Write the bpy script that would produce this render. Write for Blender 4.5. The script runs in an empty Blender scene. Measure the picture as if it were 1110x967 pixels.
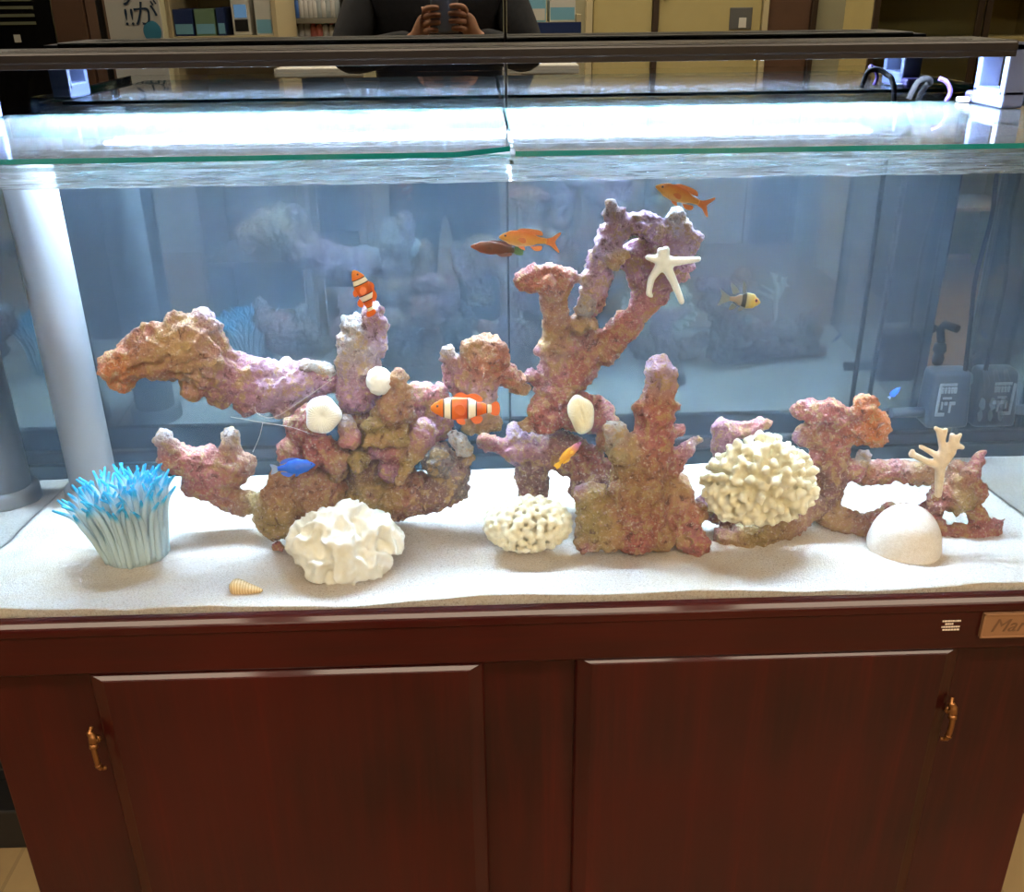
import bpy, bmesh, math, random
import numpy as np
from mathutils import Vector, Matrix, noise
PI = math.pi
SC = bpy.context.scene
COL = SC.collection

# ------------------------------------------------------------------ camera
CAM_Z, CAM_D, FPX = 1.46, 0.95, 1050.0
YAW, PITCH, ROLL = math.radians(1.6), math.radians(24.88), math.radians(-0.69)
fw = Vector((math.sin(YAW) * math.cos(PITCH), math.cos(YAW) * math.cos(PITCH), -math.sin(PITCH)))
rt = Vector((math.cos(YAW), -math.sin(YAW), 0))
up = rt.cross(fw)
rt, up = math.cos(ROLL) * rt + math.sin(ROLL) * up, -math.sin(ROLL) * rt + math.cos(ROLL) * up
CAMP = Vector((0, -CAM_D, CAM_Z))
cd = bpy.data.cameras.new('camera')
cam = bpy.data.objects.new('camera', cd)
COL.objects.link(cam)
cam.matrix_world = Matrix(((rt.x, up.x, -fw.x, CAMP.x), (rt.y, up.y, -fw.y, CAMP.y), (rt.z, up.z, -fw.z, CAMP.z), (0, 0, 0, 1)))
cd.sensor_fit = 'HORIZONTAL'
cd.sensor_width = 36.0
cd.lens = 36.0 * FPX / 1110.0
cd.clip_start = 0.01
cd.clip_end = 50
SC.camera = cam

# ------------------------------------------------------------------ light and exposure
ROOM_L = 19.5        # radiance of the ceiling panels
LED_L = 370.0        # radiance of the tank light's strips
HAZE = 0.23         # scattering density of the water
EXPOSURE = 0.14
SC.view_settings.view_transform = 'Standard'
SC.view_settings.look = 'None'
SC.view_settings.exposure = EXPOSURE
SC.view_settings.gamma = 1.0
SC.view_settings.use_curve_mapping = False
w = bpy.data.worlds.new('world')
SC.world = w
w.use_nodes = True
w.node_tree.nodes['Background'].inputs[0].default_value = (0.9, 0.95, 1, 1)
w.node_tree.nodes['Background'].inputs[1].default_value = 0.05
cy = SC.cycles
cy.max_bounces = 14
cy.diffuse_bounces = 3
cy.glossy_bounces = 5
cy.transmission_bounces = 6
cy.transparent_max_bounces = 40
cy.volume_bounces = 1
cy.use_denoising = True
cy.sample_clamp_indirect = 60.0
cy.caustics_reflective = False
cy.caustics_refractive = False

# ------------------------------------------------------------------ helpers
def lin(c):
    c /= 255.0
    return c / 12.92 if c <= 0.04045 else ((c + 0.055) / 1.055) ** 2.4
def rgb(r, g, b):
    return (lin(r), lin(g), lin(b), 1.0)
def ray(x, y):
    v = fw + rt * ((x - 555.0) / FPX) - up * ((y - 483.5) / FPX)
    return v / v.y
def P(x, y, dep):                       # the point seen at (x, y) of the photo, dep metres behind the cabinet's front
    return CAMP + ray(x, y) * (CAM_D + dep)
def mpx(p):                             # metres per photo pixel at a point
    return (p - CAMP).dot(fw) / FPX
YM = 0.53                               # the mirror's plane
def REF(x, y, dist):                    # a point of the shop seen in the mirror at (x, y), dist metres of path away
    v = ray(x, y) * dist
    return Vector((v.x, 2 * YM + CAM_D - dist, CAM_Z + v.z))
SAND0, SANDK = CAM_Z - 0.653, 0.092             # sand level at the front glass and how it falls towards the back
def sand_z(x, y):
    z = SAND0 + 0.004 - SANDK * y
    z += 0.004 * math.exp(-(y / 0.05) ** 2) * (math.sin(x * 9.0 + 0.6) + 0.6 * math.sin(x * 21 + 2))
    z += 0.0035 * noise.noise((x * 9, y * 11, 3.1)) + 0.002 * noise.noise((x * 24, y * 24, 8.0))
    return z
def G(x, y):                            # the point of the sand seen at (x, y)
    v = ray(x, y)
    d = 0.9
    for _ in range(400):
        p = CAMP + v * d
        if p.z <= sand_z(p.x, p.y):
            break
        d += 0.0015
    return p

def obj(name, me, m=None, parent=None):
    o = bpy.data.objects.new(name, me)
    COL.objects.link(o)
    if m is not None:
        for k in (m if isinstance(m, (list, tuple)) else [m]):
            me.materials.append(k)
    if parent is not None:
        o.parent = parent
        o.matrix_parent_inverse = Matrix.Identity(4)
        if parent.type == 'EMPTY' or True:
            o.matrix_parent_inverse = wm(parent).inverted()
    return o
def wm(o):
    m = o.matrix_basis.copy()
    if o.parent is not None:
        m = wm(o.parent) @ o.matrix_parent_inverse @ m
    return m
def tag(o, label, cat, group=None, kind=None):
    o['label'] = label
    o['category'] = cat
    if group: o['group'] = group
    if kind: o['kind'] = kind
    return o
def thing(name, loc, label, cat, group=None, kind=None):
    o = bpy.data.objects.new(name, None)
    COL.objects.link(o)
    o.empty_display_size = 0.05
    o.location = loc
    return tag(o, label, cat, group, kind)
def struct(o):
    o['kind'] = 'structure'
    return o
def done(bm, smooth=False):
    me = bpy.data.meshes.new('m')
    bmesh.ops.recalc_face_normals(bm, faces=bm.faces)
    bm.to_mesh(me)
    bm.free()
    if smooth:
        me.polygons.foreach_set('use_smooth', [True] * len(me.polygons))
    return me
def box(bm, lo, hi, bev=0.0, mi=0, seg=2):
    r = bmesh.ops.create_cube(bm, size=1.0)
    vs = r['verts']
    for v in vs:
        v.co = Vector([lo[i] + (v.co[i] + 0.5) * (hi[i] - lo[i]) for i in range(3)])
    fs = list({f for v in vs for f in v.link_faces})
    for f in fs: f.material_index = mi
    if bev > 0:
        es = list({e for v in vs for e in v.link_edges})
        rr = bmesh.ops.bevel(bm, geom=es, offset=bev, segments=seg, affect='EDGES', profile=0.5)
        for f in rr['faces']: f.material_index = mi
    return vs
def bx(lo, hi, bev=0.0, smooth=False):
    bm = bmesh.new()
    box(bm, lo, hi, bev)
    return done(bm, smooth)
def tube(bm, pts, rad, n=10, mi=0, cap=True):
    pts = [Vector(p) for p in pts]
    rad = rad if isinstance(rad, (list, tuple)) else [rad] * len(pts)
    rings, prev = [], None
    for i, p in enumerate(pts):
        t = (pts[min(i + 1, len(pts) - 1)] - pts[max(i - 1, 0)]).normalized()
        if prev is None:
            a = t.orthogonal().normalized()
        else:
            a = (prev - t * prev.dot(t)).normalized()
        prev = a
        b = t.cross(a)
        rings.append([bm.verts.new(p + (a * math.cos(2 * PI * k / n) + b * math.sin(2 * PI * k / n)) * rad[i]) for k in range(n)])
    for i in range(len(rings) - 1):
        for k in range(n):
            f = bm.faces.new((rings[i][k], rings[i][(k + 1) % n], rings[i + 1][(k + 1) % n], rings[i + 1][k]))
            f.material_index = mi
            f.smooth = True
    if cap:
        for r_ in (rings[0], rings[-1]):
            f = bm.faces.new(r_)
            f.material_index = mi
    return rings
def tb(pts, rad, n=10):
    bm = bmesh.new()
    tube(bm, pts, rad, n)
    return done(bm)
def spl(pts, n=6):                      # Catmull-Rom through the points
    pts = [Vector(p) for p in pts]
    q = [pts[0] * 2 - pts[1]] + pts + [pts[-1] * 2 - pts[-2]]
    out = []
    for i in range(1, len(q) - 2):
        for k in range(n):
            t = k / n
            a, b, c, d = q[i - 1], q[i], q[i + 1], q[i + 2]
            out.append(0.5 * ((2 * b) + (c - a) * t + (2 * a - 5 * b + 4 * c - d) * t * t + (3 * b - a - 3 * c + d) * t ** 3))
    return out + [pts[-1]]
def lathe(bm, prof, origin=(0, 0, 0), n=24, axis='Z', mi=0):
    o = Vector(origin)
    rings = []
    for r, h in prof:
        ring = []
        for k in range(n):
            a = 2 * PI * k / n
            v = (r * math.cos(a), r * math.sin(a), h) if axis == 'Z' else ((r * math.cos(a), h, r * math.sin(a)) if axis == 'Y' else (h, r * math.cos(a), r * math.sin(a)))
            ring.append(bm.verts.new(o + Vector(v)))
        rings.append(ring)
    for i in range(len(rings) - 1):
        for k in range(n):
            f = bm.faces.new((rings[i][k], rings[i][(k + 1) % n], rings[i + 1][(k + 1) % n], rings[i + 1][k]))
            f.material_index = mi
            f.smooth = True
    bm.faces.new(rings[0]).material_index = mi
    bm.faces.new(rings[-1]).material_index = mi
def prism(bm, poly, y0, y1, mi=0):      # poly of (x, z), pushed from y0 to y1
    a = [bm.verts.new((p[0], y0, p[1])) for p in poly]
    b = [bm.verts.new((p[0], y1, p[1])) for p in poly]
    n = len(poly)
    fs = [bm.faces.new(a), bm.faces.new(b)] + [bm.faces.new((a[k], a[(k + 1) % n], b[(k + 1) % n], b[k])) for k in range(n)]
    for f in fs: f.material_index = mi

# ------------------------------------------------------------------ materials
class Mat:
    def __init__(s, name):
        s.m = bpy.data.materials.new(name)
        s.m.use_nodes = True
        s.nt = s.m.node_tree
        s.nt.nodes.clear()
        s.out = s.n('ShaderNodeOutputMaterial')
    def n(s, t, ins=None, **kw):
        k = s.nt.nodes.new(t)
        for a, v in kw.items(): setattr(k, a, v)
        for a, v in (ins or {}).items(): s.set(k, a, v)
        return k
    def set(s, node, sock, v):
        i = node.inputs[sock]
        if isinstance(v, bpy.types.NodeSocket): s.nt.links.new(v, i)
        elif isinstance(v, bpy.types.Node): s.nt.links.new(v.outputs[0], i)
        else: i.default_value = v
    def surf(s, v): s.set(s.out, 'Surface', v); return s
    def pbsdf(s, **kw):
        b = s.n('ShaderNodeBsdfPrincipled')
        for a, v in kw.items(): s.set(b, a.replace('_', ' '), v)
        s.surf(b)
        return b
    def coord(s, kind='Object', scale=(1, 1, 1)):
        t = s.n('ShaderNodeTexCoord')
        mp = s.n('ShaderNodeMapping', {'Vector': t.outputs[kind], 'Scale': scale})
        return mp.outputs[0]
    def noise(s, vec, scale, detail=4, rough=0.55, dist=0.0):
        return s.n('ShaderNodeTexNoise', {'Vector': vec, 'Scale': scale, 'Detail': detail, 'Roughness': rough, 'Distortion': dist}).outputs['Fac']
    def ramp(s, fac, stops, interp='LINEAR'):
        r = s.n('ShaderNodeValToRGB', {'Fac': fac})
        r.color_ramp.interpolation = interp
        e = r.color_ramp.elements
        while len(e) < len(stops): e.new(0.5)
        for k, (p, c) in zip(e, stops): k.position = p; k.color = c
        return r.outputs[0]
    def mix(s, fac, a, b, mode='MIX'):
        k = s.n('ShaderNodeMix', data_type='RGBA', blend_type=mode)
        s.set(k, 0, fac); s.set(k, 6, a); s.set(k, 7, b)
        return k.outputs[2]
    def bump(s, h, strength=0.5, dist=0.002):
        return s.n('ShaderNodeBump', {'Height': h, 'Strength': strength, 'Distance': dist}).outputs[0]
def plain(name, c, rough=0.5, metal=0.0, **kw):
    q = Mat(name)
    q.pbsdf(Base_Color=c, Roughness=rough, Metallic=metal, **kw)
    return q.m
def speckled(name, c, c2, scale=60, rough=0.6, bump=0.3, dist=0.001, **kw):
    q = Mat(name)
    v = q.coord()
    f = q.noise(v, scale, 5, 0.6)
    q.pbsdf(Base_Color=q.ramp(f, [(0.3, c), (0.7, c2)]), Roughness=rough, Normal=q.bump(f, bump, dist), **kw)
    return q.m
def emit(name, c, s):
    q = Mat(name)
    q.surf(q.n('ShaderNodeEmission', {'Color': c, 'Strength': s}))
    return q.m
def clear_glass(name, tint, ior=1.45, extra=0.0, film=0.0):
    q = Mat(name)
    t = q.n('ShaderNodeBsdfTransparent', {'Color': tint})
    g = q.n('ShaderNodeBsdfGlossy', {'Color': (1, 1, 1, 1), 'Roughness': 0.03 if film else 0.0})
    fr = q.n('ShaderNodeFresnel', {'IOR': ior}).outputs[0]
    if extra:
        fr = q.n('ShaderNodeMath', {0: fr, 1: extra}, operation='ADD', use_clamp=True).outputs[0]
    base = q.n('ShaderNodeMixShader', {0: fr, 1: t, 2: g})
    if film:                            # dried salt and droplets on the glass
        v = q.coord()
        f = q.n('ShaderNodeMapRange', {0: q.noise(v, 16, 6, 0.65), 1: 0.3, 2: 0.7, 3: film * 0.6, 4: film * 1.4}).outputs[0]
        dr = q.n('ShaderNodeTexVoronoi', {'Vector': v, 'Scale': 70.0}).outputs['Distance']
        f = q.n('ShaderNodeMath', {0: f, 1: q.ramp(dr, [(0.07, (0.2, 0.2, 0.2, 1)), (0.12, (0, 0, 0, 1))])}, operation='ADD', use_clamp=True).outputs[0]
        wht = (0.86, 0.92, 0.97, 1)
        d = q.n('ShaderNodeMixShader', {0: 0.5, 1: q.n('ShaderNodeBsdfDiffuse', {'Color': wht}), 2: q.n('ShaderNodeBsdfTranslucent', {'Color': wht})})
        base = q.n('ShaderNodeMixShader', {0: f, 1: base, 2: d})
    q.surf(base)
    return q.m
def wood(name, axis, c0, c1, c2):
    q = Mat(name)
    sc = [26, 26, 26]
    sc[axis] = 1.6
    v = q.coord('Object', tuple(sc))
    f = q.noise(v, 1.0, 6, 0.6, 0.8)
    sc2 = [160, 160, 160]
    sc2[axis] = 5
    f2 = q.noise(q.coord('Object', tuple(sc2)), 1.0, 3, 0.6)
    f3 = q.noise(q.coord('Object', (2.5, 2.5, 2.5)), 1.0, 3, 0.5)
    c = q.ramp(f, [(0.25, c0), (0.55, c1), (0.8, c2)])
    c = q.mix(q.ramp(f2, [(0.42, (0, 0, 0, 1)), (0.62, (1, 1, 1, 1))]), q.mix(0.35, c, c0), c)
    c = q.mix(q.ramp(f3, [(0.35, (0, 0, 0, 1)), (0.65, (0.5, 0.5, 0.5, 1))]), c, c2)
    q.pbsdf(Base_Color=c, Roughness=0.42, Specular_IOR_Level=0.1, Coat_Weight=0.3, Coat_Roughness=0.09, Normal=q.bump(f2, 0.12, 0.0006))
    return q.m
# ================================================================== the room
M = {}
def wall_mat(name, a, b):
    q = Mat(name)
    f = q.noise(q.coord(), 3.0, 6, 0.6)
    q.pbsdf(Base_Color=q.ramp(f, [(0.3, a), (0.7, b)]), Roughness=0.75, Normal=q.bump(q.noise(q.coord(), 120, 3), 0.1, 0.001))
    return q.m
M['wall'] = wall_mat('plaster', rgb(178, 172, 140), rgb(188, 182, 150))
M['wall_dark'] = wall_mat('dark_panel', rgb(34, 28, 24), rgb(44, 36, 30))
M['ceil'] = wall_mat('ceiling_paint', rgb(214, 210, 200), rgb(222, 218, 208))
q = Mat('floor_tiles')
br = q.n('ShaderNodeTexBrick', {'Vector': q.coord(), 'Color1': rgb(150, 128, 92), 'Color2': rgb(140, 118, 84), 'Mortar': rgb(120, 102, 74), 'Scale': 1.0, 'Mortar Size': 0.004, 'Brick Width': 0.45, 'Row Height': 0.45}, offset=0.0)
c = q.mix(q.ramp(q.noise(q.coord(), 9, 6, 0.65), [(0.35, (0, 0, 0, 1)), (0.7, (0.6, 0.6, 0.6, 1))]), br.outputs[0], rgb(165, 140, 98))
q.pbsdf(Base_Color=c, Roughness=0.35)
M['floor'] = q.m
M['black'] = plain('black_plastic', rgb(16, 16, 18), 0.45)
M['blackgloss'] = plain('black_gloss', rgb(10, 10, 12), 0.2)
M['white'] = plain('white_card', rgb(225, 222, 210), 0.6)
M['cream'] = plain('cream_laminate', rgb(205, 190, 150), 0.5)
X0, X1, Y0, Y1, ZC = -3.6, 3.6, -4.2, 0.56, 2.75
struct(obj('floor', bx((X0, Y0, -0.05), (X1, Y1, 0.0)), M['floor']))
struct(obj('ceiling', bx((X0, Y0, ZC), (X1, Y1, ZC + 0.05)), M['ceil']))
struct(obj('wall_back', bx((X0, Y1, 0), (X1, Y1 + 0.05, ZC)), M['wall_dark']))
struct(obj('wall_front', bx((X0, Y0 - 0.05, 0), (X1, Y0, ZC)), M['wall']))
struct(obj('wall_left', bx((X0 - 0.05, Y0, 0), (X0, Y1, ZC)), M['wall']))
struct(obj('wall_right', bx((X1, Y0, 0), (X1 + 0.05, Y1, ZC)), M['wall']))
struct(obj('baseboard_back', bx((X0, 0.515, 0), (X1, Y1, 0.12), 0.004), M['black']))
PLD = CAM_Z / -ray(14, 920).z - CAM_D
for i, (xa, xb) in enumerate(((X0, -0.80), (0.90, X1))):
    struct(obj('trim_%d' % (i + 5), bx((xa, PLD, 0), (xb, 0.5145, CAM_Z + ray(14, 880).z * (CAM_D + PLD)), 0.004), M['black']))
# mirror panels
q = Mat('tinted_mirror')
q.surf(q.n('ShaderNodeBsdfGlossy', {'Color': (0.245, 0.26, 0.27, 1), 'Roughness': 0.0}))
M['mirror'] = q.m
SEAM = ray(548, 60).x * (CAM_D + YM)
t = obj('mirror_panel', bx((-2.6, YM, 0.3), (SEAM - 0.0015, Y1 - 0.001, 2.4), 0.001), M['mirror'])
tag(t, 'tinted wall mirror behind the tank, left of the thin vertical seam', 'mirror', 'mirror panels on the wall')
t = obj('mirror_panel', bx((SEAM + 0.0015, YM, 0.3), (2.6, Y1 - 0.001, 2.4), 0.001), M['mirror'])
tag(t, 'tinted wall mirror behind the tank, right of the thin vertical seam', 'mirror', 'mirror panels on the wall')

# ceiling lamps
M['panel'] = emit('lamp_diffuser', (1.0, 0.82, 0.61, 1), ROOM_L)
M['lampframe'] = plain('lamp_frame', rgb(220, 220, 215), 0.4)
LAMPS = [(x_, -1.05, 'the tank, %s' % w_) for x_, w_ in ((-1.45, 'above its left end'), (0.0, 'above its middle'), (1.45, 'above its right end'))]
LAMPS += [(x_, y_, '%s, %s' % (r_, w_)) for y_, r_ in ((-2.3, 'the aisle, added as front fill'), (-3.5, 'the far end, added as front fill')) for x_, w_ in ((-2.2, 'first from the black cabinet'), (-0.75, 'second from the black cabinet'), (0.75, 'third from the black cabinet'), (2.2, 'nearest the showcase'))]  # two unseen rear rows, added to brighten front faces in the tank
for i, (x, y, w_) in enumerate(LAMPS):
    t = thing('ceiling_light', (x, y, ZC), 'ceiling light panel over ' + w_, 'ceiling light', 'ceiling light panels')
    bm = bmesh.new()
    for lo, hi in (((-0.66, -0.21), (0.66, -0.18)), ((-0.66, 0.18), (0.66, 0.21)), ((-0.66, -0.18), (-0.62, 0.18)), ((0.62, -0.18), (0.66, 0.18))):
        box(bm, (x + lo[0], y + lo[1], ZC - 0.05), (x + hi[0], y + hi[1], ZC - 0.0005), 0.003)
    obj('frame', done(bm), M['lampframe'], t)
    obj('diffuser', bx((x - 0.62, y - 0.18, ZC - 0.035), (x + 0.62, y + 0.18, ZC - 0.025)), M['panel'], t)

# ================================================================== cabinet
WC = (rgb(26, 5, 5), rgb(44, 8, 7), rgb(66, 12, 9))
M['wood_v'] = wood('mahogany_upright', 2, *WC)
M['wood_h'] = wood('mahogany_lengthwise', 0, *WC)
M['brass'] = plain('aged_brass', rgb(132, 90, 54), 0.42, 0.9)
M['plate'] = plain('bronze_plate', rgb(140, 104, 76), 0.45, 0.5)
M['plate_dark'] = plain('engraved_letters', rgb(104, 74, 52), 0.5, 0.4)
M['print'] = plain('white_print', rgb(205, 190, 175), 0.6)
CX0, CX1 = -0.628, 0.722
RIM = CAM_Z - 0.653
RB = CAM_Z - 0.731
cab = thing('aquarium_cabinet', ((CX0 + CX1) / 2, 0.24, 0), 'dark red mahogany cabinet with two doors carrying the tank', 'cabinet')
bm = bmesh.new()
box(bm, (CX0, 0.018, 0.07), (CX1, 0.47, RB + 0.004), 0.002)
box(bm, (CX0 + 0.02, 0.05, 0), (CX1 - 0.02, 0.45, 0.072))
obj('carcass', done(bm), M['wood_v'], cab)
# top frame: moulded front rail, sides and back
def rail(prof, x0, x1):
    bm = bmesh.new()
    a = [bm.verts.new((x0, p[0], p[1])) for p in prof]
    b = [bm.verts.new((x1, p[0], p[1])) for p in prof]
    n = len(prof)
    bm.faces.new(a); bm.faces.new(b)
    for k in range(n): bm.faces.new((a[k], a[(k + 1) % n], b[(k + 1) % n], b[k]))
    return done(bm)
pr = [(0.060, RB), (0.004, RB), (0.001, RB + 0.004), (0.001, RIM - 0.022), (-0.002, RIM - 0.019)]
pr += [(-0.002, RIM - 0.012), (-0.0014, RIM - 0.0095), (-0.0002, RIM - 0.0075), (0.0040, RIM - 0.0037), (0.0056, RIM - 0.0025), (0.0080, RIM - 0.0015)]
pr += [(0.0135, RIM - 0.001), (0.0135, RIM - 0.0715), (0.060, RIM - 0.0715)]
fr = obj('top_frame', rail(pr, -0.69, 0.785), M['wood_h'], cab)
bm = bmesh.new()
box(bm, (-0.69, 0.06, RB), (-0.672, 0.49, RIM - 0.002), 0.003)
box(bm, (0.767, 0.06, RB), (0.785, 0.49, RIM - 0.002), 0.003)
box(bm, (-0.672, 0.474, RB), (0.767, 0.49, RIM - 0.002), 0.003)
box(bm, (-0.672, 0.06, RB), (0.767, 0.474, RIM - 0.0715))
obj('top_frame', done(bm), M['wood_h'], cab)
def door(x0, x1, zt, hinge):
    z0, z1 = 0.13, zt
    bm = bmesh.new()
    loops = []
    for ins, y in ((0.0, 0.0178), (0.0, 0.010), (0.002, 0.0075), (0.004, 0.0065), (0.016, 0.0015), (0.019, 0.0), (0.023, 0.0)):
        loops.append([bm.verts.new((x, y, z)) for x, z in ((x0 + ins, z0 + ins), (x1 - ins, z0 + ins), (x1 - ins, z1 - ins * 0.36), (x0 + ins, z1 - ins * 0.36))])
    for i in range(len(loops) - 1):
        for k in range(4):
            bm.faces.new((loops[i][k], loops[i][(k + 1) % 4], loops[i + 1][(k + 1) % 4], loops[i + 1][k]))
    bm.faces.new(loops[0]); bm.faces.new(loops[-1])
    d = obj('door', done(bm), M['wood_v'], cab)
    hx, hz = hinge
    s = 1 if hx < 0 else -1
    bm = bmesh.new()                    # drop pull: leaf plate, pivot knob, hanging stem with a curled end
    lathe(bm, [(0.0005, -0.001), (0.004, -0.001), (0.006, 0.002), (0.006, 0.004)], (hx, 0.004, hz), 14, 'Y')
    tube(bm, spl([(hx - 0.001, 0.004, hz + 0.022), (hx - 0.0025, 0.000, hz + 0.016), (hx, -0.002, hz + 0.010), (hx, -0.003, hz)], 4), [0.0025] * 4 + [0.0045] * 4 + [0.0055] * 4 + [0.004], 10)
    tube(bm, [(hx, -0.004, hz + 0.002), (hx, -0.0045, hz - 0.004), (hx, -0.005, hz - 0.006)], [0.0048, 0.0055, 0.0035], 12)
    tube(bm, spl([(hx, -0.006, hz - 0.003), (hx + s * 0.001, -0.008, hz - 0.015), (hx + s * 0.002, -0.008, hz - 0.030), (hx + s * 0.004, -0.006, hz - 0.036), (hx + s * 0.008, -0.003, hz - 0.038)], 5), [0.0034] * 15 + [0.0028] * 6, 10)
    tube(bm, [(hx + s * 0.0015, -0.008, hz - 0.028), (hx + s * 0.002, -0.008, hz - 0.031)], 0.0042, 12)
    tube(bm, [(hx, -0.003, hz + 0.004), (hx + s * 0.006, -0.003, hz + 0.006)], [0.002, 0.0012], 8)
    h = obj('door_pull', done(bm), M['brass'], d)
    h['label'] = 'small brass drop pull'
xr = lambda px_, py_, d_=0.95: ray(px_, py_).x * d_
door(xr(94, 738), xr(524, 722), CAM_Z - 0.7335, (ray(101, 808).x * 0.945, CAM_Z + ray(101, 808).z * 0.945))
door(xr(625, 717), xr(1044, 705), CAM_Z - 0.7290, (ray(1033, 776).x * 0.945, CAM_Z + ray(1033, 776).z * 0.945))
# name plate and printed sticker on the rail
na, nb = P(1066, 664, 0.0), P(1064, 690, 0.0)
bm = bmesh.new()
zt, zb = na.z, nb.z
box(bm, (na.x, -0.003, zb), (na.x + 0.115, 0.002, zt), 0.0012)
pl = obj('name_plate', done(bm), M['plate'], cab)
pl['label'] = 'bronze name plate'
bm = bmesh.new()
for lo, hi in (((na.x, zb), (na.x + 0.115, zb + 0.0025)), ((na.x, zt - 0.0025), (na.x + 0.115, zt)), ((na.x, zb), (na.x + 0.0025, zt)), ((na.x + 0.1125, zb), (na.x + 0.115, zt))):
    box(bm, (lo[0], -0.0045, lo[1]), (hi[0], -0.002, hi[1]), 0.0006)
obj('plate_border', done(bm), M['plate'], pl)
def text_mesh(body, size, loc, rot, extrude=0.0003, shear=0.0, align='LEFT'):
    c = bpy.data.curves.new('writing', 'FONT')
    c.body = body; c.size = size; c.extrude = extrude; c.shear = shear; c.align_x = align
    o = bpy.data.objects.new('writing', c)
    COL.objects.link(o)
    bpy.context.view_layer.update()
    me = bpy.data.meshes.new_from_object(o.evaluated_get(bpy.context.evaluated_depsgraph_get()))
    bpy.data.objects.remove(o)
    bpy.data.curves.remove(c)
    me.materials.clear()
    me.transform(Matrix.Translation(loc) @ Matrix.Rotation(rot[2], 4, 'Z') @ Matrix.Rotation(rot[0], 4, 'X') @ (Matrix.Scale(-1, 4, (1, 0, 0)) if rot[1] else Matrix.Identity(4)))
    return me
obj('lettering', text_mesh('Marfied', 0.026, (na.x + 0.011, -0.0033, zb + 0.009), (PI / 2, 0, 0), 0.0003, 0.35), M['plate_dark'], pl)
st = bmesh.new()
random.seed(5)
a = P(1020, 684, 0.0)
for r in range(4):
    x = a.x + (0.0 if r in (0, 1, 3) else 0.004) + 0.002 * (r == 0)
    end = a.x + (0.022 if r != 2 else 0.014)
    while x < end:
        wd = random.uniform(0.0012, 0.0032)
        box(st, (x, 0.0004, a.z + r * 0.0042), (x + wd, 0.0013, a.z + r * 0.0042 + 0.0019))
        x += wd + 0.0007
s_ = obj('small_print', done(st), M['print'], cab)
s_['label'] = 'four tiny lines of white print'

# ================================================================== tank
TX0, TX1, TY0, TY1 = -0.668, 0.760, 0.0140, 0.462
TB, TT = CAM_Z - 0.722, CAM_Z - 0.128
WL = CAM_Z - 0.1655
M['pane'] = clear_glass('clear_pane', (0.97, 0.985, 0.98, 1), 1.18)
M['sidepane'] = clear_glass('side_pane', (0.85, 0.93, 0.92, 1), 1.3, 0.62)
M['edge'] = plain('green_glass_edge', rgb(14, 104, 104), 0.15, 0.0, Transmission_Weight=0.0, Coat_Weight=0.5)
M['silicone'] = plain('black_silicone', rgb(24, 30, 34), 0.4)
tank = thing('aquarium_tank', ((TX0 + TX1) / 2, 0.24, TB), 'long rectangular glass aquarium tank standing on the red cabinet', 'aquarium')
obj('front_pane', bx((TX0, TY0, TB), (TX1, TY0 + 0.008, TT)), M['pane'], tank)
obj('back_pane', bx((TX0, TY1 - 0.008, TB), (TX1, TY1, TT)), clear_glass('reflection_dimming_pane', (0.88, 0.92, 0.93, 1), 1.18), tank)  # tint put into the glass to dim the mirror image behind it
obj('side_pane', bx((TX0, TY0 + 0.0085, TB), (TX0 + 0.008, TY1 - 0.0085, TT)), M['sidepane'], tank)
obj('side_pane', bx((TX1 - 0.008, TY0 + 0.0085, TB), (TX1, TY1 - 0.0085, TT)), M['sidepane'], tank)
obj('bottom_pane', bx((TX0 + 0.009, TY0 + 0.009, TB), (TX1 - 0.009, TY1 - 0.009, TB + 0.008)), M['blackgloss'], tank)
for x in (TX0 + 0.0085, TX1 - 0.0125):
    for y in (TY0 + 0.0085, TY1 - 0.0125):
        obj('silicone_seam', bx((x, y, TB + 0.009), (x + 0.004, y + 0.004, TT - 0.03)), M['silicone'], tank)
obj('back_frame', bx((TX0, TY1 + 0.0005, TB), (TX1, TY1 + 0.012, TB + 0.05), 0.002), M['silicone'], tank)
FL = TT - 0.020                         # flanges that carry the lids
obj('flange', bx((TX0 + 0.009, TY0 + 0.009, FL), (TX1 - 0.009, TY0 + 0.034, FL + 0.006)), [clear_glass('flange_glass', (0.93, 0.97, 0.97, 1), 1.45)], tank)
obj('flange', bx((TX0 + 0.009, TY1 - 0.034, FL), (TX1 - 0.009, TY1 - 0.009, FL + 0.006)), M['pane'], tank)
for x in (TX0 + 0.009, TX1 - 0.034):
    obj('flange', bx((x, TY0 + 0.0345, FL), (x + 0.025, TY1 - 0.0345, FL + 0.006)), M['pane'], tank)
# lids
M['lid'] = clear_glass('lid_glass', (0.93, 0.97, 0.975, 1), 1.5, 0.0, 0.034)
def lid(poly, z, label):
    bm = bmesh.new()
    h = 0.005
    a = [bm.verts.new((x, y, z)) for x, y in poly]
    b = [bm.verts.new((x, y, z + h)) for x, y in poly]
    n = len(poly)
    bm.faces.new(a); bm.faces.new(b)
    for k in range(n): bm.faces.new((a[k], a[(k + 1) % n], b[(k + 1) % n], b[k])).material_index = 1
    t = obj('glass_lid', done(bm), [M['lid'], M['edge']])
    tag(t, label, 'lid', 'glass lids over the tank')
LZ = FL + 0.0065
lid([(-0.632, 0.026), (-0.025, 0.026), (0.030, 0.062), (0.030, 0.436), (-0.632, 0.436)], LZ, 'left clear glass lid with a cut corner, over the tank')
lid([(0.034, 0.026), (0.722, 0.026), (0.722, 0.436), (0.034, 0.436)], LZ, 'right clear glass lid with square corners, over the tank')

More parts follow.
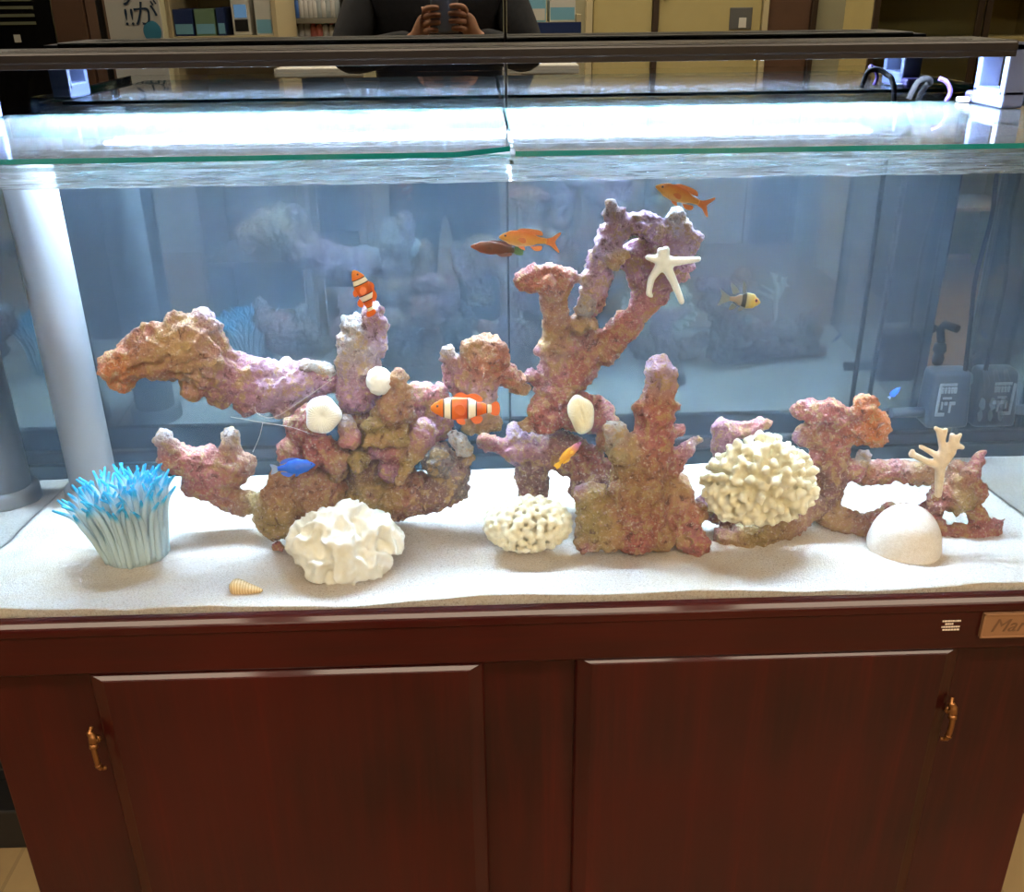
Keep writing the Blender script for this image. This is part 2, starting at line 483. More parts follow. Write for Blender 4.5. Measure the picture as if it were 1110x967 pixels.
# ------------------------------------------------------------------ water
q = Mat('hazy_water')
vs_ = q.n('ShaderNodeVolumeScatter', {'Color': (0.62, 0.78, 1.0, 1), 'Density': HAZE, 'Anisotropy': 0.2})
va = q.n('ShaderNodeVolumeAbsorption', {'Color': (0.35, 0.78, 0.92, 1), 'Density': 0.30})
ad = q.n('ShaderNodeAddShader', {0: vs_, 1: va})
q.set(q.out, 'Volume', ad)
M['water'] = q.m
q = Mat('water_top')
v = q.coord('Object', (9, 22, 1))
hb = q.noise(v, 1.6, 4, 0.55, 0.5)
nb_ = q.bump(hb, 1.0, 0.0024)
fr_ = q.n('ShaderNodeFresnel', {'IOR': 1.33, 'Normal': nb_}).outputs[0]
wm_ = q.n('ShaderNodeMixShader', {0: fr_, 1: q.n('ShaderNodeBsdfTransparent', {'Color': (0.97, 0.99, 1, 1)}), 2: q.n('ShaderNodeBsdfGlossy', {'Roughness': 0.10, 'Normal': nb_, 'Color': (1, 1, 1, 1)})})
surface_whitening = q.n('ShaderNodeMapRange', {0: q.noise(q.coord('Object', (14, 60, 1)), 1.0, 5, 0.65), 1: 0.35, 2: 0.65, 3: 0.14, 4: 0.42}).outputs[0]
dw = q.n('ShaderNodeMixShader', {0: 0.5, 1: q.n('ShaderNodeBsdfDiffuse', {'Color': (0.85, 0.93, 0.97, 1)}), 2: q.n('ShaderNodeBsdfTranslucent', {'Color': (0.85, 0.93, 0.97, 1)})})
q.surf(q.n('ShaderNodeMixShader', {0: surface_whitening, 1: wm_, 2: dw}))   # pale diffuse film added to brighten the surface like glints
M['watertop'] = q.m
wt = obj('water', bx((TX0 + 0.0085, TY0 + 0.0085, TB + 0.0085), (TX1 - 0.0085, TY1 - 0.0085, WL)), M['water'])
tag(wt, 'slightly hazy blue salt water filling the glass tank', 'water', None, 'stuff')
bm = bmesh.new()
gx, gy = 120, 40
vv = [[bm.verts.new((TX0 + 0.0087 + (TX1 - TX0 - 0.0174) * i / gx, TY0 + 0.0087 + (TY1 - TY0 - 0.0174) * j / gy, WL + 0.0006 + 0.0012 * noise.noise((i * 0.35, j * 0.5, 0)))) for j in range(gy + 1)] for i in range(gx + 1)]
for i in range(gx):
    for j in range(gy): bm.faces.new((vv[i][j], vv[i + 1][j], vv[i + 1][j + 1], vv[i][j + 1]))
sf = obj('water_surface', done(bm, True), M['watertop'], wt)
sf['label'] = 'rippled water surface'
sf['kind'] = 'stuff'

# ------------------------------------------------------------------ sand
q = Mat('coral_sand')
v = q.coord()
f1, f2 = q.noise(v, 420, 4, 0.75), q.noise(v, 10, 5, 0.6)
c = q.ramp(f1, [(0.28, rgb(160, 136, 120)), (0.46, rgb(228, 212, 200)), (0.7, rgb(244, 235, 230))])
c = q.mix(q.ramp(f2, [(0.42, (0, 0, 0, 1)), (0.70, (0.55, 0.55, 0.55, 1))]), c, rgb(222, 192, 148))
q.pbsdf(Base_Color=c, Roughness=0.9, Normal=q.bump(f1, 0.9, 0.002))
M['sand'] = q.m
bm = bmesh.new()
gx, gy = 260, 84
sx0, sx1, sy0, sy1 = TX0 + 0.0088, TX1 - 0.0088, TY0 + 0.0088, TY1 - 0.0088
vv = [[None] * (gy + 1) for _ in range(gx + 1)]
for i in range(gx + 1):
    for j in range(gy + 1):
        x, y = sx0 + (sx1 - sx0) * i / gx, sy0 + (sy1 - sy0) * j / gy
        vv[i][j] = bm.verts.new((x, y, sand_z(x, y)))
for i in range(gx):
    for j in range(gy): bm.faces.new((vv[i][j], vv[i + 1][j], vv[i + 1][j + 1], vv[i][j + 1])).smooth = True
lo = TB + 0.009
ring = [vv[i][0] for i in range(gx + 1)] + [vv[gx][j] for j in range(1, gy + 1)] + [vv[i][gy] for i in range(gx - 1, -1, -1)] + [vv[0][j] for j in range(gy - 1, 0, -1)]
low = [bm.verts.new((r.co.x, r.co.y, lo)) for r in ring]
for k in range(len(ring)): bm.faces.new((ring[k], ring[(k + 1) % len(ring)], low[(k + 1) % len(ring)], low[k]))
sd = obj('sand_bed', done(bm), M['sand'])
tag(sd, 'pale coral sand spread over the tank floor', 'sand', None, 'stuff')
# ------------------------------------------------------------------ LED light over the tank
M['led'] = emit('led_strip_glow', (0.54, 0.71, 1.0, 1), LED_L)
M['leddot'] = emit('led_chip', (0.85, 0.94, 1.0, 1), LED_L * 5)
M['barmetal'] = plain('dark_bronze_aluminium', rgb(24, 19, 18), 0.30, 0.0, Specular_IOR_Level=0.3)
M['legplastic'] = plain('grey_blue_bracket', rgb(64, 74, 104), 0.5)
M['cable'] = plain('black_cable', rgb(10, 10, 12), 0.8, Specular_IOR_Level=0.15)
LX0, LX1, LY0, LY1 = -0.625, 0.662, 0.31, 0.435
LTOP = CAM_Z - 0.0545
bar = thing('tank_light', ((LX0 + LX1) / 2, 0.37, LTOP - 0.02), 'long thin dark LED bar light standing over the tank on end brackets', 'light')
bm = bmesh.new()
box(bm, (LX0, LY0, LTOP - 0.014), (LX1, LY1, LTOP), 0.003)
for k in range(5):
    box(bm, (LX0 + 0.05, LY0 + 0.02 + k * 0.018, LTOP - 0.0005), (LX1 - 0.05, LY0 + 0.028 + k * 0.018, LTOP + 0.0008), 0.0003)
for y in (LY0 + 0.001, LY1 - 0.004):
    box(bm, (LX0 + 0.001, y, LTOP - 0.019), (LX1 - 0.001, y + 0.003, LTOP - 0.012), 0.0005)
obj('housing', done(bm), M['barmetal'], bar)
for y in (0.345, 0.395):
    bm = bmesh.new()
    box(bm, (LX0 + 0.03, y - 0.010, LTOP - 0.0150), (LX1 - 0.03, y + 0.010, LTOP - 0.0143))
    for k in range(38):
        x = LX0 + 0.05 + (LX1 - LX0 - 0.1) * (k + 0.5) / 38
        box(bm, (x - 0.0028, y - 0.0028, LTOP - 0.0165), (x + 0.0028, y + 0.0028, LTOP - 0.0151), 0, 1)
    obj('led_strip', done(bm), [M['led'], M['leddot']], bar)
for s, x in ((-1, LX0), (1, LX1)):
    bm = bmesh.new()
    zt, zb = LTOP - 0.004, LZ + 0.0056
    xa, xb = (x - 0.030, x - 0.001) if s < 0 else (x + 0.001, x + 0.030)
    for y in (0.335, 0.405):
        box(bm, (xa, y - 0.006, zb + 0.014), (xb, y + 0.006, zt), 0.002)
    box(bm, (xa, 0.329, zb), (xb, 0.411, zb + 0.022), 0.003)
    box(bm, (xa, 0.329, zt - 0.010), (xb, 0.411, zt), 0.002)
    obj('bracket', done(bm), M['legplastic'], bar)
def cable(pts, r, label, name='power_cable', n=8, m=None):
    t = obj(name, tb(spl(pts, n), r, 8), m or M['cable'])
    return tag(t, label, 'cable')
# clips and small fittings on the right end of the lid
a = P(1002, 97, 0.44)
cable([(a.x - 0.02, 0.44, LZ + 0.008), (a.x - 0.012, 0.437, LZ + 0.030), (a.x + 0.002, 0.44, LZ + 0.034), (a.x + 0.012, 0.452, TT + 0.014), (a.x + 0.014, 0.472, TT + 0.006), (a.x + 0.014, 0.488, TT - 0.03), (a.x + 0.014, 0.492, LZ - 0.2), (a.x + 0.014, 0.50, 0.6)], 0.004, 'short arched dark cable at the back right of the tank rim')
a = P(1058, 108, 0.42)
t = thing('cable_clip', (a.x, 0.42, LZ + 0.006), 'small dark purple clip at the right end of the glass lid', 'clip')
obj('clip_body', bx((a.x - 0.012, 0.405, LZ + 0.0055), (a.x + 0.014, 0.432, LZ + 0.020), 0.004), plain('navy_plastic', rgb(40, 34, 84), 0.35), t)
obj('clip_tab', bx((a.x - 0.026, 0.41, LZ + 0.0055), (a.x - 0.0125, 0.425, LZ + 0.012), 0.002), plain('white_plastic', rgb(230, 230, 235), 0.35), t)
a = P(1026, 105, 0.40)
cable([(a.x, 0.40, LZ + 0.0075), (a.x + 0.004, 0.40, LZ + 0.02), (a.x - 0.002, 0.402, LZ + 0.032), (a.x - 0.012, 0.405, LZ + 0.037)], 0.003, 'short purple tube sticking up from the right lid', 'air_tube', 6, plain('purple_tube', rgb(52, 36, 84), 0.7, Specular_IOR_Level=0.2))

# ------------------------------------------------------------------ white overflow pipe, pump and its tubes
M['pvc'] = plain('white_pvc', rgb(152, 147, 148), 0.4)
PY = 0.375
pc = P(97, 500, PY)
pr_ = 0.0335
t = thing('standpipe', (pc.x, PY, sand_z(pc.x, PY) - 0.01), 'thick white standpipe rising in the back left corner of the tank', 'pipe')
zb = sand_z(pc.x, PY) - 0.01
bm = bmesh.new()
lathe(bm, [(pr_ - 0.003, zb), (pr_, zb + 0.001), (pr_, FL - 0.006), (pr_ - 0.003, FL - 0.005)], (pc.x, PY, 0), 40)
obj('pipe', done(bm), M['pvc'], t)
bm = bmesh.new()
lathe(bm, [(pr_ + 0.001, zb), (pr_ + 0.010, zb), (pr_ + 0.010, zb + 0.03), (pr_ + 0.006, zb + 0.034), (pr_ + 0.001, zb + 0.034)], (pc.x, PY, 0), 40)
obj('socket', done(bm), M['pvc'], t)

M['pump'] = plain('slate_grey_plastic', rgb(34, 40, 50), 0.45)
M['pump_label'] = plain('pale_print', rgb(130, 136, 142), 0.5)
DY = 0.405
a, b = P(1003, 466, DY), P(1062, 406, DY)
pt = thing('circulation_pump', ((a.x + b.x) / 2, DY, a.z), 'dark grey box-shaped pump with a pale printed label, at the back right corner', 'pump')
bm = bmesh.new()
vs = box(bm, (a.x, DY, a.z), (b.x, TY1 - 0.0085, b.z), 0.0)
for v in vs:
    if v.co.z > (a.z + b.z) / 2:
        v.co.x = (a.x + b.x) / 2 + (v.co.x - (a.x + b.x) / 2) * 0.9
        if v.co.y < DY + 0.01: v.co.y += 0.012
bmesh.ops.bevel(bm, geom=list(bm.edges), offset=0.008, segments=3, affect='EDGES', profile=0.5)
obj('housing', done(bm, True), M['pump'], pt)
bm = bmesh.new()
a2, b2 = P(1014, 452, DY), P(1042, 418, DY)
lw = b2.x - a2.x; lh = b2.z - a2.z
def yy(z): return DY + 0.012 * max(0, (z - a.z) / (b.z - a.z)) - 0.0012
def lb(x0, z0, x1, z1):
    X0_, X1_, Z0_, Z1_ = a2.x + lw * x0, a2.x + lw * x1, a2.z + lh * z0, a2.z + lh * z1
    y = yy(Z0_) 
    box(bm, (X0_, y - 0.0003, Z0_), (X1_, y + 0.003, Z1_))
for x0, z0, x1, z1 in ((0, 0, .1, 1), (.1, 0, .45, .1), (.1, .92, .95, 1), (.2, .70, .3, .88), (.36, .70, .46, .88), (.52, .70, .62, .88), (.68, .70, .78, .88), (.3, .52, .75, .58), (.25, .2, .32, .44), (.4, .34, .56, .44), (.65, .1, .74, .44), (.76, .34, .95, .44), (.82, .7, .95, .88)):
    lb(x0, z0, x1, z1)
obj('label_print', done(bm), M['pump_label'], pt)
c0, c1 = P(965, 452, DY + 0.02), P(1004, 442, DY + 0.02)
obj('nozzle', tb([(c0.x, DY + 0.02, (c0.z + c1.z) / 2), (c1.x + 0.002, DY + 0.02, (c0.z + c1.z) / 2)], 0.008, 16), M['pump'], pt)
pcab = [P(1046, 404, DY + 0.02), P(1052, 350, DY + 0.025), P(1058, 300, DY + 0.03), P(1075, 235, DY + 0.035), P(1080, 195, DY + 0.038)]
pcab += [Vector((pcab[-1].x + 0.002, DY + 0.04, WL - 0.01)), Vector((pcab[-1].x + 0.003, DY + 0.045, FL - 0.002))]
obj('power_lead', tb(spl(pcab, 6), 0.0035, 8), M['cable'], pt)
M['chrome'] = plain('pale_tube', rgb(176, 190, 196), 0.2)
for i, (xa, xb) in enumerate(((1072, 1066), (1100, 1094))):
    dy = 0.40
    t = thing('strainer_tube', P(xb, 478, dy), ['shiny strainer tube hanging next to the grey pump', 'shiny strainer tube hanging nearest the right glass side'][i], 'tube', 'strainer tubes beside the pump')
    a, b = P(xa, 430, dy), P(xa - 1, 470, dy)
    obj('tube', tb([P(xa - 2, 398, dy + 0.035), P(xa - 1, 404, dy + 0.01), P(xa, 414, dy), a], 0.007, 12), M['pump'], t)
    bm = bmesh.new()
    lathe(bm, [(0.004, 0), (0.010, -0.004), (0.012, -0.016), (0.008, -0.022), (0.011, -0.030), (0.009, -0.040), (0.004, -0.044)], a, 16)
    obj('strainer', done(bm), M['chrome'], t)
    obj('stem', tb([a + Vector((0, 0, -0.042)), b, P(xa - 3, 486, dy)], 0.0045, 10), M['chrome'], t)

# ================================================================== live rock
q = Mat('live_rock')
at = q.n('ShaderNodeAttribute', attribute_name='tint').outputs['Color']
v = q.coord()
big, mid, fine = q.noise(v, 26, 4, 0.6, 0.6), q.noise(v, 75, 5, 0.65, 0.4), q.noise(v, 230, 4, 0.7)
vor = q.n('ShaderNodeTexVoronoi', {'Vector': v, 'Scale': 130.0}).outputs['Distance']
c = q.mix(q.ramp(big, [(0.48, (0, 0, 0, 1)), (0.64, (0.55, 0.55, 0.55, 1))]), at, rgb(172, 112, 108))
c = q.mix(q.ramp(mid, [(0.50, (0, 0, 0, 1)), (0.60, (0.8, 0.8, 0.8, 1))]), c, rgb(190, 156, 104))
c = q.mix(q.ramp(mid, [(0.32, (0.85, 0.85, 0.85, 1)), (0.44, (0, 0, 0, 1))]), c, rgb(92, 54, 44))
c = q.mix(q.ramp(fine, [(0.56, (0, 0, 0, 1)), (0.66, (0.75, 0.75, 0.75, 1))]), c, rgb(226, 206, 184))
c = q.mix(q.ramp(vor, [(0.08, (0.5, 0.5, 0.5, 1)), (0.25, (0, 0, 0, 1))]), c, rgb(196, 150, 160))
hh = q.n('ShaderNodeMath', {0: mid, 1: fine}, operation='ADD').outputs[0]
q.pbsdf(Base_Color=c, Roughness=0.72, Specular_IOR_Level=0.35, Normal=q.bump(hh, 1.0, 0.005))
M['rock'] = q.m
TINT = dict(brown=(176, 124, 96), red=(176, 98, 88), purple=(182, 130, 156), lilac=(206, 176, 208), tan=(196, 156, 110), olive=(164, 140, 86),
            grey=(178, 166, 162), orange=(206, 122, 68), pink=(200, 126, 130), pale=(204, 202, 206), dark=(134, 92, 78), slate=(140, 130, 126))

def expand(blobs):
    out = []
    for b in blobs:
        if b[0] == 's':
            _, x, y, r, d, col = b[:6]
            p = P(x, y, d)
            out.append((p, 1.05 * r * mpx(p), TINT[col]))
        else:
            _, x0, y0, r0, d0, x1, y1, r1, d1, col = b[:10]
            col1 = b[10] if len(b) > 10 else col
            p0, p1 = P(x0, y0, d0), P(x1, y1, d1)
            r0, r1 = 1.05 * r0 * mpx(p0), 1.05 * r1 * mpx(p1)
            n = max(2, int((p1 - p0).length / (0.4 * min(r0, r1))) + 1)
            for k in range(n + 1):
                t = k / n
                out.append((p0.lerp(p1, t), r0 + (r1 - r0) * t, tuple(TINT[col][i] * (1 - t) + TINT[col1][i] * t for i in range(3))))
    return out
def remesh(spheres, vox, smooth, squash=None):
    bm = bmesh.new()
    for s in spheres:
        m4 = Matrix.Translation(s[0]) @ (squash or Matrix.Identity(4))
        bmesh.ops.create_icosphere(bm, subdivisions=2, radius=s[1], matrix=m4)
    me = done(bm)
    o = bpy.data.objects.new('tmp', me)
    COL.objects.link(o)
    md = o.modifiers.new('r', 'REMESH')
    md.mode = 'VOXEL'
    md.voxel_size = vox
    if smooth:
        sm = o.modifiers.new('s', 'SMOOTH')
        sm.factor = 0.5
        sm.iterations = smooth
    bpy.context.view_layer.update()
    res = bpy.data.meshes.new_from_object(o.evaluated_get(bpy.context.evaluated_depsgraph_get()))
    bpy.data.objects.remove(o)
    bpy.data.meshes.remove(me)
    res.polygons.foreach_set('use_smooth', [True] * len(res.polygons))
    return res
def arrays(me):
    n = len(me.vertices)
    co = np.empty(n * 3); me.vertices.foreach_get('co', co)
    no = np.empty(n * 3); me.vertex_normals.foreach_get('vector', no)
    return co.reshape(-1, 3), no.reshape(-1, 3)
def tint(me, spheres):
    co, _ = arrays(me)
    cen = np.array([s[0] for s in spheres]); rad = np.array([s[1] for s in spheres])
    colr = np.array([[lin(c) for c in s[2]] for s in spheres])
    out = np.ones((len(co), 4), dtype=np.float32)
    for k in range(0, len(co), 20000):
        d = np.linalg.norm(co[k:k + 20000, None] - cen[None], axis=2) / rad[None]
        wgt = np.exp(-6.0 * d)
        wgt /= wgt.sum(1, keepdims=True)
        out[k:k + 20000, :3] = wgt @ colr
    at_ = me.attributes.new('tint', 'FLOAT_COLOR', 'POINT')
    at_.data.foreach_set('color', out.ravel())
def rough(me, amp=1.0, seed=0.0, pit=1.0):
    co, no = arrays(me)
    N = noise.noise
    d = np.empty(len(co))
    for i, c in enumerate(co):
        x, y, z = c[0] + seed, c[1] - seed, c[2] + 2 * seed
        a = N((x * 32, y * 32, z * 32)) * 0.0058 + N((x * 78, y * 78, z * 78)) * 0.0034 + N((x * 150, y * 150, z * 150)) * 0.0034 + N((x * 290, y * 290, z * 290)) * 0.0024
        h = N((x * 55 + 9, y * 55, z * 55))
        if h > 0.18: a -= (h - 0.18) * 0.022 * pit
        d[i] = a * amp
    co = co + no * d[:, None]
    me.vertices.foreach_set('co', co.ravel())
    me.update()
def rock(name, label, blobs, vox=0.0029, amp=1.0, seed=0.0, smooth=3, cat='rock', group=None, parent=None):
    sp = expand(blobs)
    me = remesh(sp, vox, smooth)
    rough(me, amp, seed)
    tint(me, sp)
    o = obj(name, me, M['rock'], parent)
    if parent is None: tag(o, label, cat, group)
    return o
LR = 'rocks of the left heap'
# the long arm reaching left
rock('live_rock', 'long knobbly rock arm reaching left from the heap, above the smaller arm', [
    ('c', 128, 398, 20, .17, 160, 384, 27, .18, 'orange', 'brown'), ('c', 160, 384, 27, .18, 205, 376, 34, .19, 'brown', 'tan'),
    ('s', 132, 412, 15, .17, 'orange'), ('s', 190, 346, 13, .19, 'brown'), ('s', 222, 352, 17, .20, 'lilac'), ('s', 165, 364, 15, .18, 'pink'),
    ('c', 205, 376, 34, .19, 240, 402, 27, .2, 'tan', 'purple'), ('s', 207, 422, 13, .185, 'brown'), ('s', 238, 425, 16, .19, 'dark'),
    ('c', 240, 402, 27, .2, 290, 420, 27, .21, 'purple'), ('s', 272, 436, 16, .20, 'dark'), ('c', 290, 418, 26, .21, 352, 412, 18, .23, 'lilac', 'purple'), ('s', 305, 436, 16, .21, 'brown')], seed=1.3)
rock('live_rock', 'small pale grey stone capping the right end of the long rock arm', [('c', 337, 397, 9, .215, 352, 403, 11, .22, 'pale'), ('s', 330, 400, 8, .213, 'pale')], seed=2.1, vox=.003)
rock('live_rock', 'lower left rock arm with two upright stubs, above the sand behind the blue damselfish', [
    ('c', 179, 474, 9, .22, 188, 494, 16, .225, 'pale', 'red'), ('c', 188, 497, 17, .225, 225, 505, 22, .235, 'red', 'pink'), ('c', 225, 508, 23, .235, 258, 505, 17, .24, 'pink', 'brown'),
    ('c', 249, 470, 8, .24, 252, 498, 14, .24, 'grey', 'brown'), ('s', 268, 500, 10, .24, 'brown'), ('s', 214, 495, 10, .23, 'pink'), ('c', 215, 520, 19, .235, 258, 546, 14, .235, 'red', 'brown'), ('c', 258, 546, 14, .235, 284, 546, 11, .205, 'brown', 'olive')], seed=3.7)
rock('live_rock', 'rounded olive brown rock at the foot of the left heap, left of the ruffled coral', [
    ('c', 302, 558, 26, .165, 306, 532, 20, .17, 'olive', 'brown'), ('c', 306, 530, 16, .17, 350, 530, 24, .2, 'brown'), ('s', 345, 552, 26, .19, 'olive'), ('s', 296, 572, 14, .16, 'olive'), ('s', 300, 516, 9, .17, 'brown'), ('s', 322, 570, 18, .17, 'brown')], seed=4.1)
rock('live_rock', 'tiny reddish pebble on the sand left of the ruffled coral', [('s', 300, 592, 6, .15, 'red'), ('s', 305, 594, 5, .15, 'pink')], seed=5.2, vox=.0025, amp=.4)
rock('live_rock', 'upright rock with a lilac tip, under the swimming clownfish', [
    ('c', 382, 352, 12, .23, 388, 372, 21, .23, 'pale', 'grey'), ('c', 388, 372, 21, .23, 390, 425, 24, .22, 'grey', 'purple'), ('c', 406, 340, 11, .235, 405, 372, 16, .23, 'purple', 'lilac'), ('s', 372, 395, 9, .22, 'grey'), ('s', 410, 360, 10, .23, 'purple')], seed=6.6)
rock('live_rock', 'big dark reddish rock mass at the core of the left heap', [
    ('s', 395, 450, 26, .235, 'dark'), ('s', 395, 495, 34, .235, 'dark'), ('s', 440, 470, 28, .245, 'red'), ('s', 400, 535, 32, .225, 'olive'), ('s', 440, 535, 28, .225, 'brown'), ('s', 365, 520, 26, .235, 'dark'),
    ('s', 470, 455, 22, .25, 'purple'), ('s', 330, 460, 24, .25, 'red'), ('s', 320, 490, 20, .26, 'red'), ('s', 425, 553, 16, .22, 'brown'), ('c', 430, 428, 12, .25, 472, 430, 14, .25, 'pink')], seed=7.9)
rock('live_rock', 'knobby brown rock standing right of the small white ball', [('c', 431, 411, 12, .18, 430, 436, 19, .185, 'tan', 'brown'), ('c', 430, 436, 19, .185, 418, 458, 17, .19, 'brown', 'olive'), ('s', 440, 450, 13, .19, 'dark')], seed=8.4, vox=.003)
rock('live_rock', 'smooth reddish boulder just below the round white disc coral', [('s', 347, 487, 18, .19, 'red'), ('s', 364, 496, 16, .19, 'brown'), ('s', 365, 514, 11, .19, 'olive')], seed=9.3, vox=.003)
rock('live_rock', 'pink and grey egg shaped stone right of the round white disc coral', [('c', 376, 458, 10, .185, 378, 476, 13, .18, 'grey', 'pink')], seed=10.2, vox=.0028, amp=.6)
rock('live_rock', 'yellowish rock with stubby fingers in the middle of the left heap', [('c', 400, 463, 8, .175, 436, 457, 10, .185, 'olive'), ('c', 396, 481, 6, .17, 440, 471, 11, .185, 'tan', 'olive'), ('s', 389, 500, 12, .18, 'olive'), ('c', 410, 490, 10, .19, 440, 492, 14, .195, 'purple', 'red'), ('s', 424, 508, 15, .195, 'purple')], seed=11.7, vox=.003)
rock('live_rock', 'cone shaped rock pointing down in the middle of the left heap', [('c', 432, 522, 4, .165, 449, 490, 10, .18, 'tan', 'olive'), ('c', 449, 490, 10, .18, 460, 468, 15, .19, 'brown', 'purple')], seed=12.5, vox=.0028, amp=.7)
rock('live_rock', 'slate grey rock at the right foot of the left heap', [('s', 492, 516, 17, .225, 'slate'), ('s', 476, 500, 19, .22, 'slate'), ('c', 470, 534, 20, .215, 495, 530, 14, .22, 'dark', 'slate'), ('s', 503, 498, 10, .23, 'slate'), ('s', 455, 540, 18, .215, 'dark')], seed=13.1)
rock('live_rock', 'pale blue grey knob of rock on the right shoulder of the left heap', [('s', 497, 478, 11, .222, 'pale'), ('s', 502, 487, 9, .224, 'pale'), ('s', 491, 472, 7, .222, 'pale')], seed=14.4, vox=.0028, amp=.8)
rock('live_rock', 'brown arched rock behind the horizontal clownfish', [
    ('c', 512, 378, 13, .235, 528, 380, 20, .24, 'tan', 'brown'), ('c', 530, 385, 20, .24, 556, 412, 12, .255, 'orange', 'red'), ('c', 522, 390, 20, .24, 520, 425, 18, .235, 'orange', 'lilac'), ('c', 520, 425, 18, .235, 522, 455, 17, .235, 'lilac', 'tan'),
    ('s', 510, 462, 10, .235, 'olive'), ('s', 533, 459, 11, .24, 'olive'), ('c', 485, 380, 7, .235, 492, 405, 13, .24, 'grey', 'purple'), ('c', 492, 405, 13, .24, 502, 425, 14, .24, 'purple', 'pink'), ('c', 556, 412, 12, .255, 566, 418, 10, .265, 'tan')], seed=15.8)
CR = 'rocks of the central tree'
rock('live_rock', 'tall tree shaped rock with lilac branches holding the white starfish piece', [
    ('c', 568, 304, 11, .25, 598, 302, 17, .255, 'red', 'orange'), ('s', 612, 304, 13, .26, 'pink'), ('s', 577, 298, 11, .25, 'pink'), ('c', 600, 306, 17, .26, 602, 345, 14, .265, 'brown'), ('c', 602, 345, 14, .265, 602, 385, 17, .27, 'brown', 'tan'), ('c', 602, 385, 17, .27, 606, 425, 25, .275, 'purple', 'red'),
    ('s', 577, 408, 10, .265, 'purple'), ('s', 622, 375, 7, .255, 'pink'), ('s', 585, 380, 5, .26, 'purple'),
    ('c', 620, 405, 22, .275, 660, 372, 17, .275, 'red', 'brown'), ('c', 660, 372, 17, .275, 694, 336, 15, .27, 'red', 'pink'), ('c', 694, 336, 15, .27, 722, 296, 17, .265, 'pink', 'purple'), ('c', 722, 296, 17, .265, 742, 262, 16, .26, 'purple', 'lilac'),
    ('c', 734, 236, 10, .26, 742, 258, 15, .26, 'pale', 'lilac'), ('s', 756, 257, 7, .26, 'pale'), ('s', 742, 294, 11, .262, 'pink'),
    ('c', 612, 400, 18, .28, 632, 355, 15, .28, 'red', 'brown'), ('c', 640, 330, 14, .275, 648, 298, 16, .27, 'pink', 'lilac'), ('c', 648, 298, 16, .27, 660, 262, 15, .265, 'purple', 'lilac'), ('c', 660, 262, 15, .265, 682, 244, 14, .26, 'purple', 'lilac'), ('c', 682, 244, 14, .26, 708, 243, 12, .26, 'purple', 'lilac'),
    ('c', 663, 222, 6, .26, 672, 244, 12, .262, 'pale', 'purple'), ('c', 704, 250, 14, .265, 722, 270, 16, .265, 'purple'), ('c', 690, 275, 16, .28, 700, 320, 17, .28, 'purple'), ('s', 666, 281, 12, .25, 'tan'), ('s', 679, 276, 6, .245, 'tan'), ('s', 636, 333, 13, .255, 'grey'), ('s', 628, 352, 11, .26, 'tan'), ('s', 643, 352, 7, .25, 'tan'), ('s', 636, 302, 9, .26, 'pale')], seed=16.3, vox=.003)
rock('live_rock', 'dark red trunk rock under the tree rock, with the oval white coral on it', [
    ('s', 587, 452, 19, .25, 'red'), ('c', 600, 440, 22, .27, 640, 450, 22, .27, 'red'), ('s', 652, 452, 18, .265, 'pink'), ('c', 528, 480, 9, .27, 560, 490, 15, .275, 'red', 'purple'), ('c', 560, 488, 16, .275, 610, 490, 22, .28, 'purple', 'dark'), ('c', 610, 490, 22, .28, 640, 505, 22, .26, 'dark', 'red'),
    ('c', 577, 495, 18, .28, 578, 534, 17, .29, 'dark'), ('s', 655, 478, 12, .255, 'brown'), ('s', 572, 460, 11, .25, 'tan'), ('s', 640, 528, 22, .24, 'dark'), ('s', 560, 470, 12, .275, 'lilac')], seed=17.9)
rock('live_rock', 'tall thumb shaped reddish rock stump standing on the sand right of the centre', [
    ('c', 717, 404, 18, .155, 715, 432, 19, .155, 'lilac', 'brown'), ('c', 715, 432, 19, .155, 708, 470, 23, .155, 'red', 'pink'), ('c', 708, 470, 23, .155, 695, 505, 31, .15, 'red'), ('c', 695, 505, 31, .15, 690, 560, 33, .15, 'olive', 'red'), ('s', 690, 580, 24, .14, 'red'),
    ('c', 642, 540, 17, .14, 642, 582, 17, .13, 'olive'), ('c', 655, 550, 18, .14, 660, 580, 18, .13, 'olive', 'tan'), ('s', 632, 535, 10, .14, 'purple'), ('s', 636, 590, 10, .125, 'pink'), ('c', 664, 467, 11, .14, 680, 495, 22, .14, 'pale', 'olive'), ('s', 690, 442, 7, .15, 'brown'), ('s', 734, 441, 6, .16, 'red'), ('s', 735, 467, 7, .16, 'red'),
    ('c', 724, 505, 14, .16, 742, 490, 9, .16, 'red', 'purple'), ('c', 742, 490, 9, .16, 758, 479, 6, .16, 'purple', 'grey'), ('c', 732, 530, 17, .16, 742, 565, 18, .15, 'tan', 'red'), ('c', 745, 580, 16, .14, 760, 596, 11, .13, 'pink', 'red'), ('s', 715, 582, 17, .14, 'olive'), ('s', 757, 555, 12, .15, 'brown')], seed=18.2, vox=.003)
rock('live_rock', 'low log shaped brown rock under the branching white coral', [('c', 784, 584, 13, .165, 820, 580, 17, .165, 'brown', 'olive'), ('c', 820, 580, 17, .165, 862, 563, 17, .175, 'olive', 'brown'), ('c', 862, 563, 17, .175, 884, 548, 12, .185, 'brown', 'dark'), ('c', 765, 545, 9, .19, 790, 560, 16, .19, 'purple', 'dark')], seed=19.6)
rock('live_rock', 'short pink rock peeking out behind the branching white coral', [('c', 784, 464, 11, .27, 806, 466, 9, .265, 'purple', 'pink'), ('c', 806, 466, 9, .265, 829, 459, 7, .26, 'pink'), ('c', 786, 468, 12, .27, 790, 520, 18, .28, 'purple', 'dark'), ('c', 790, 520, 18, .28, 800, 543, 15, .285, 'dark')], seed=20.8)
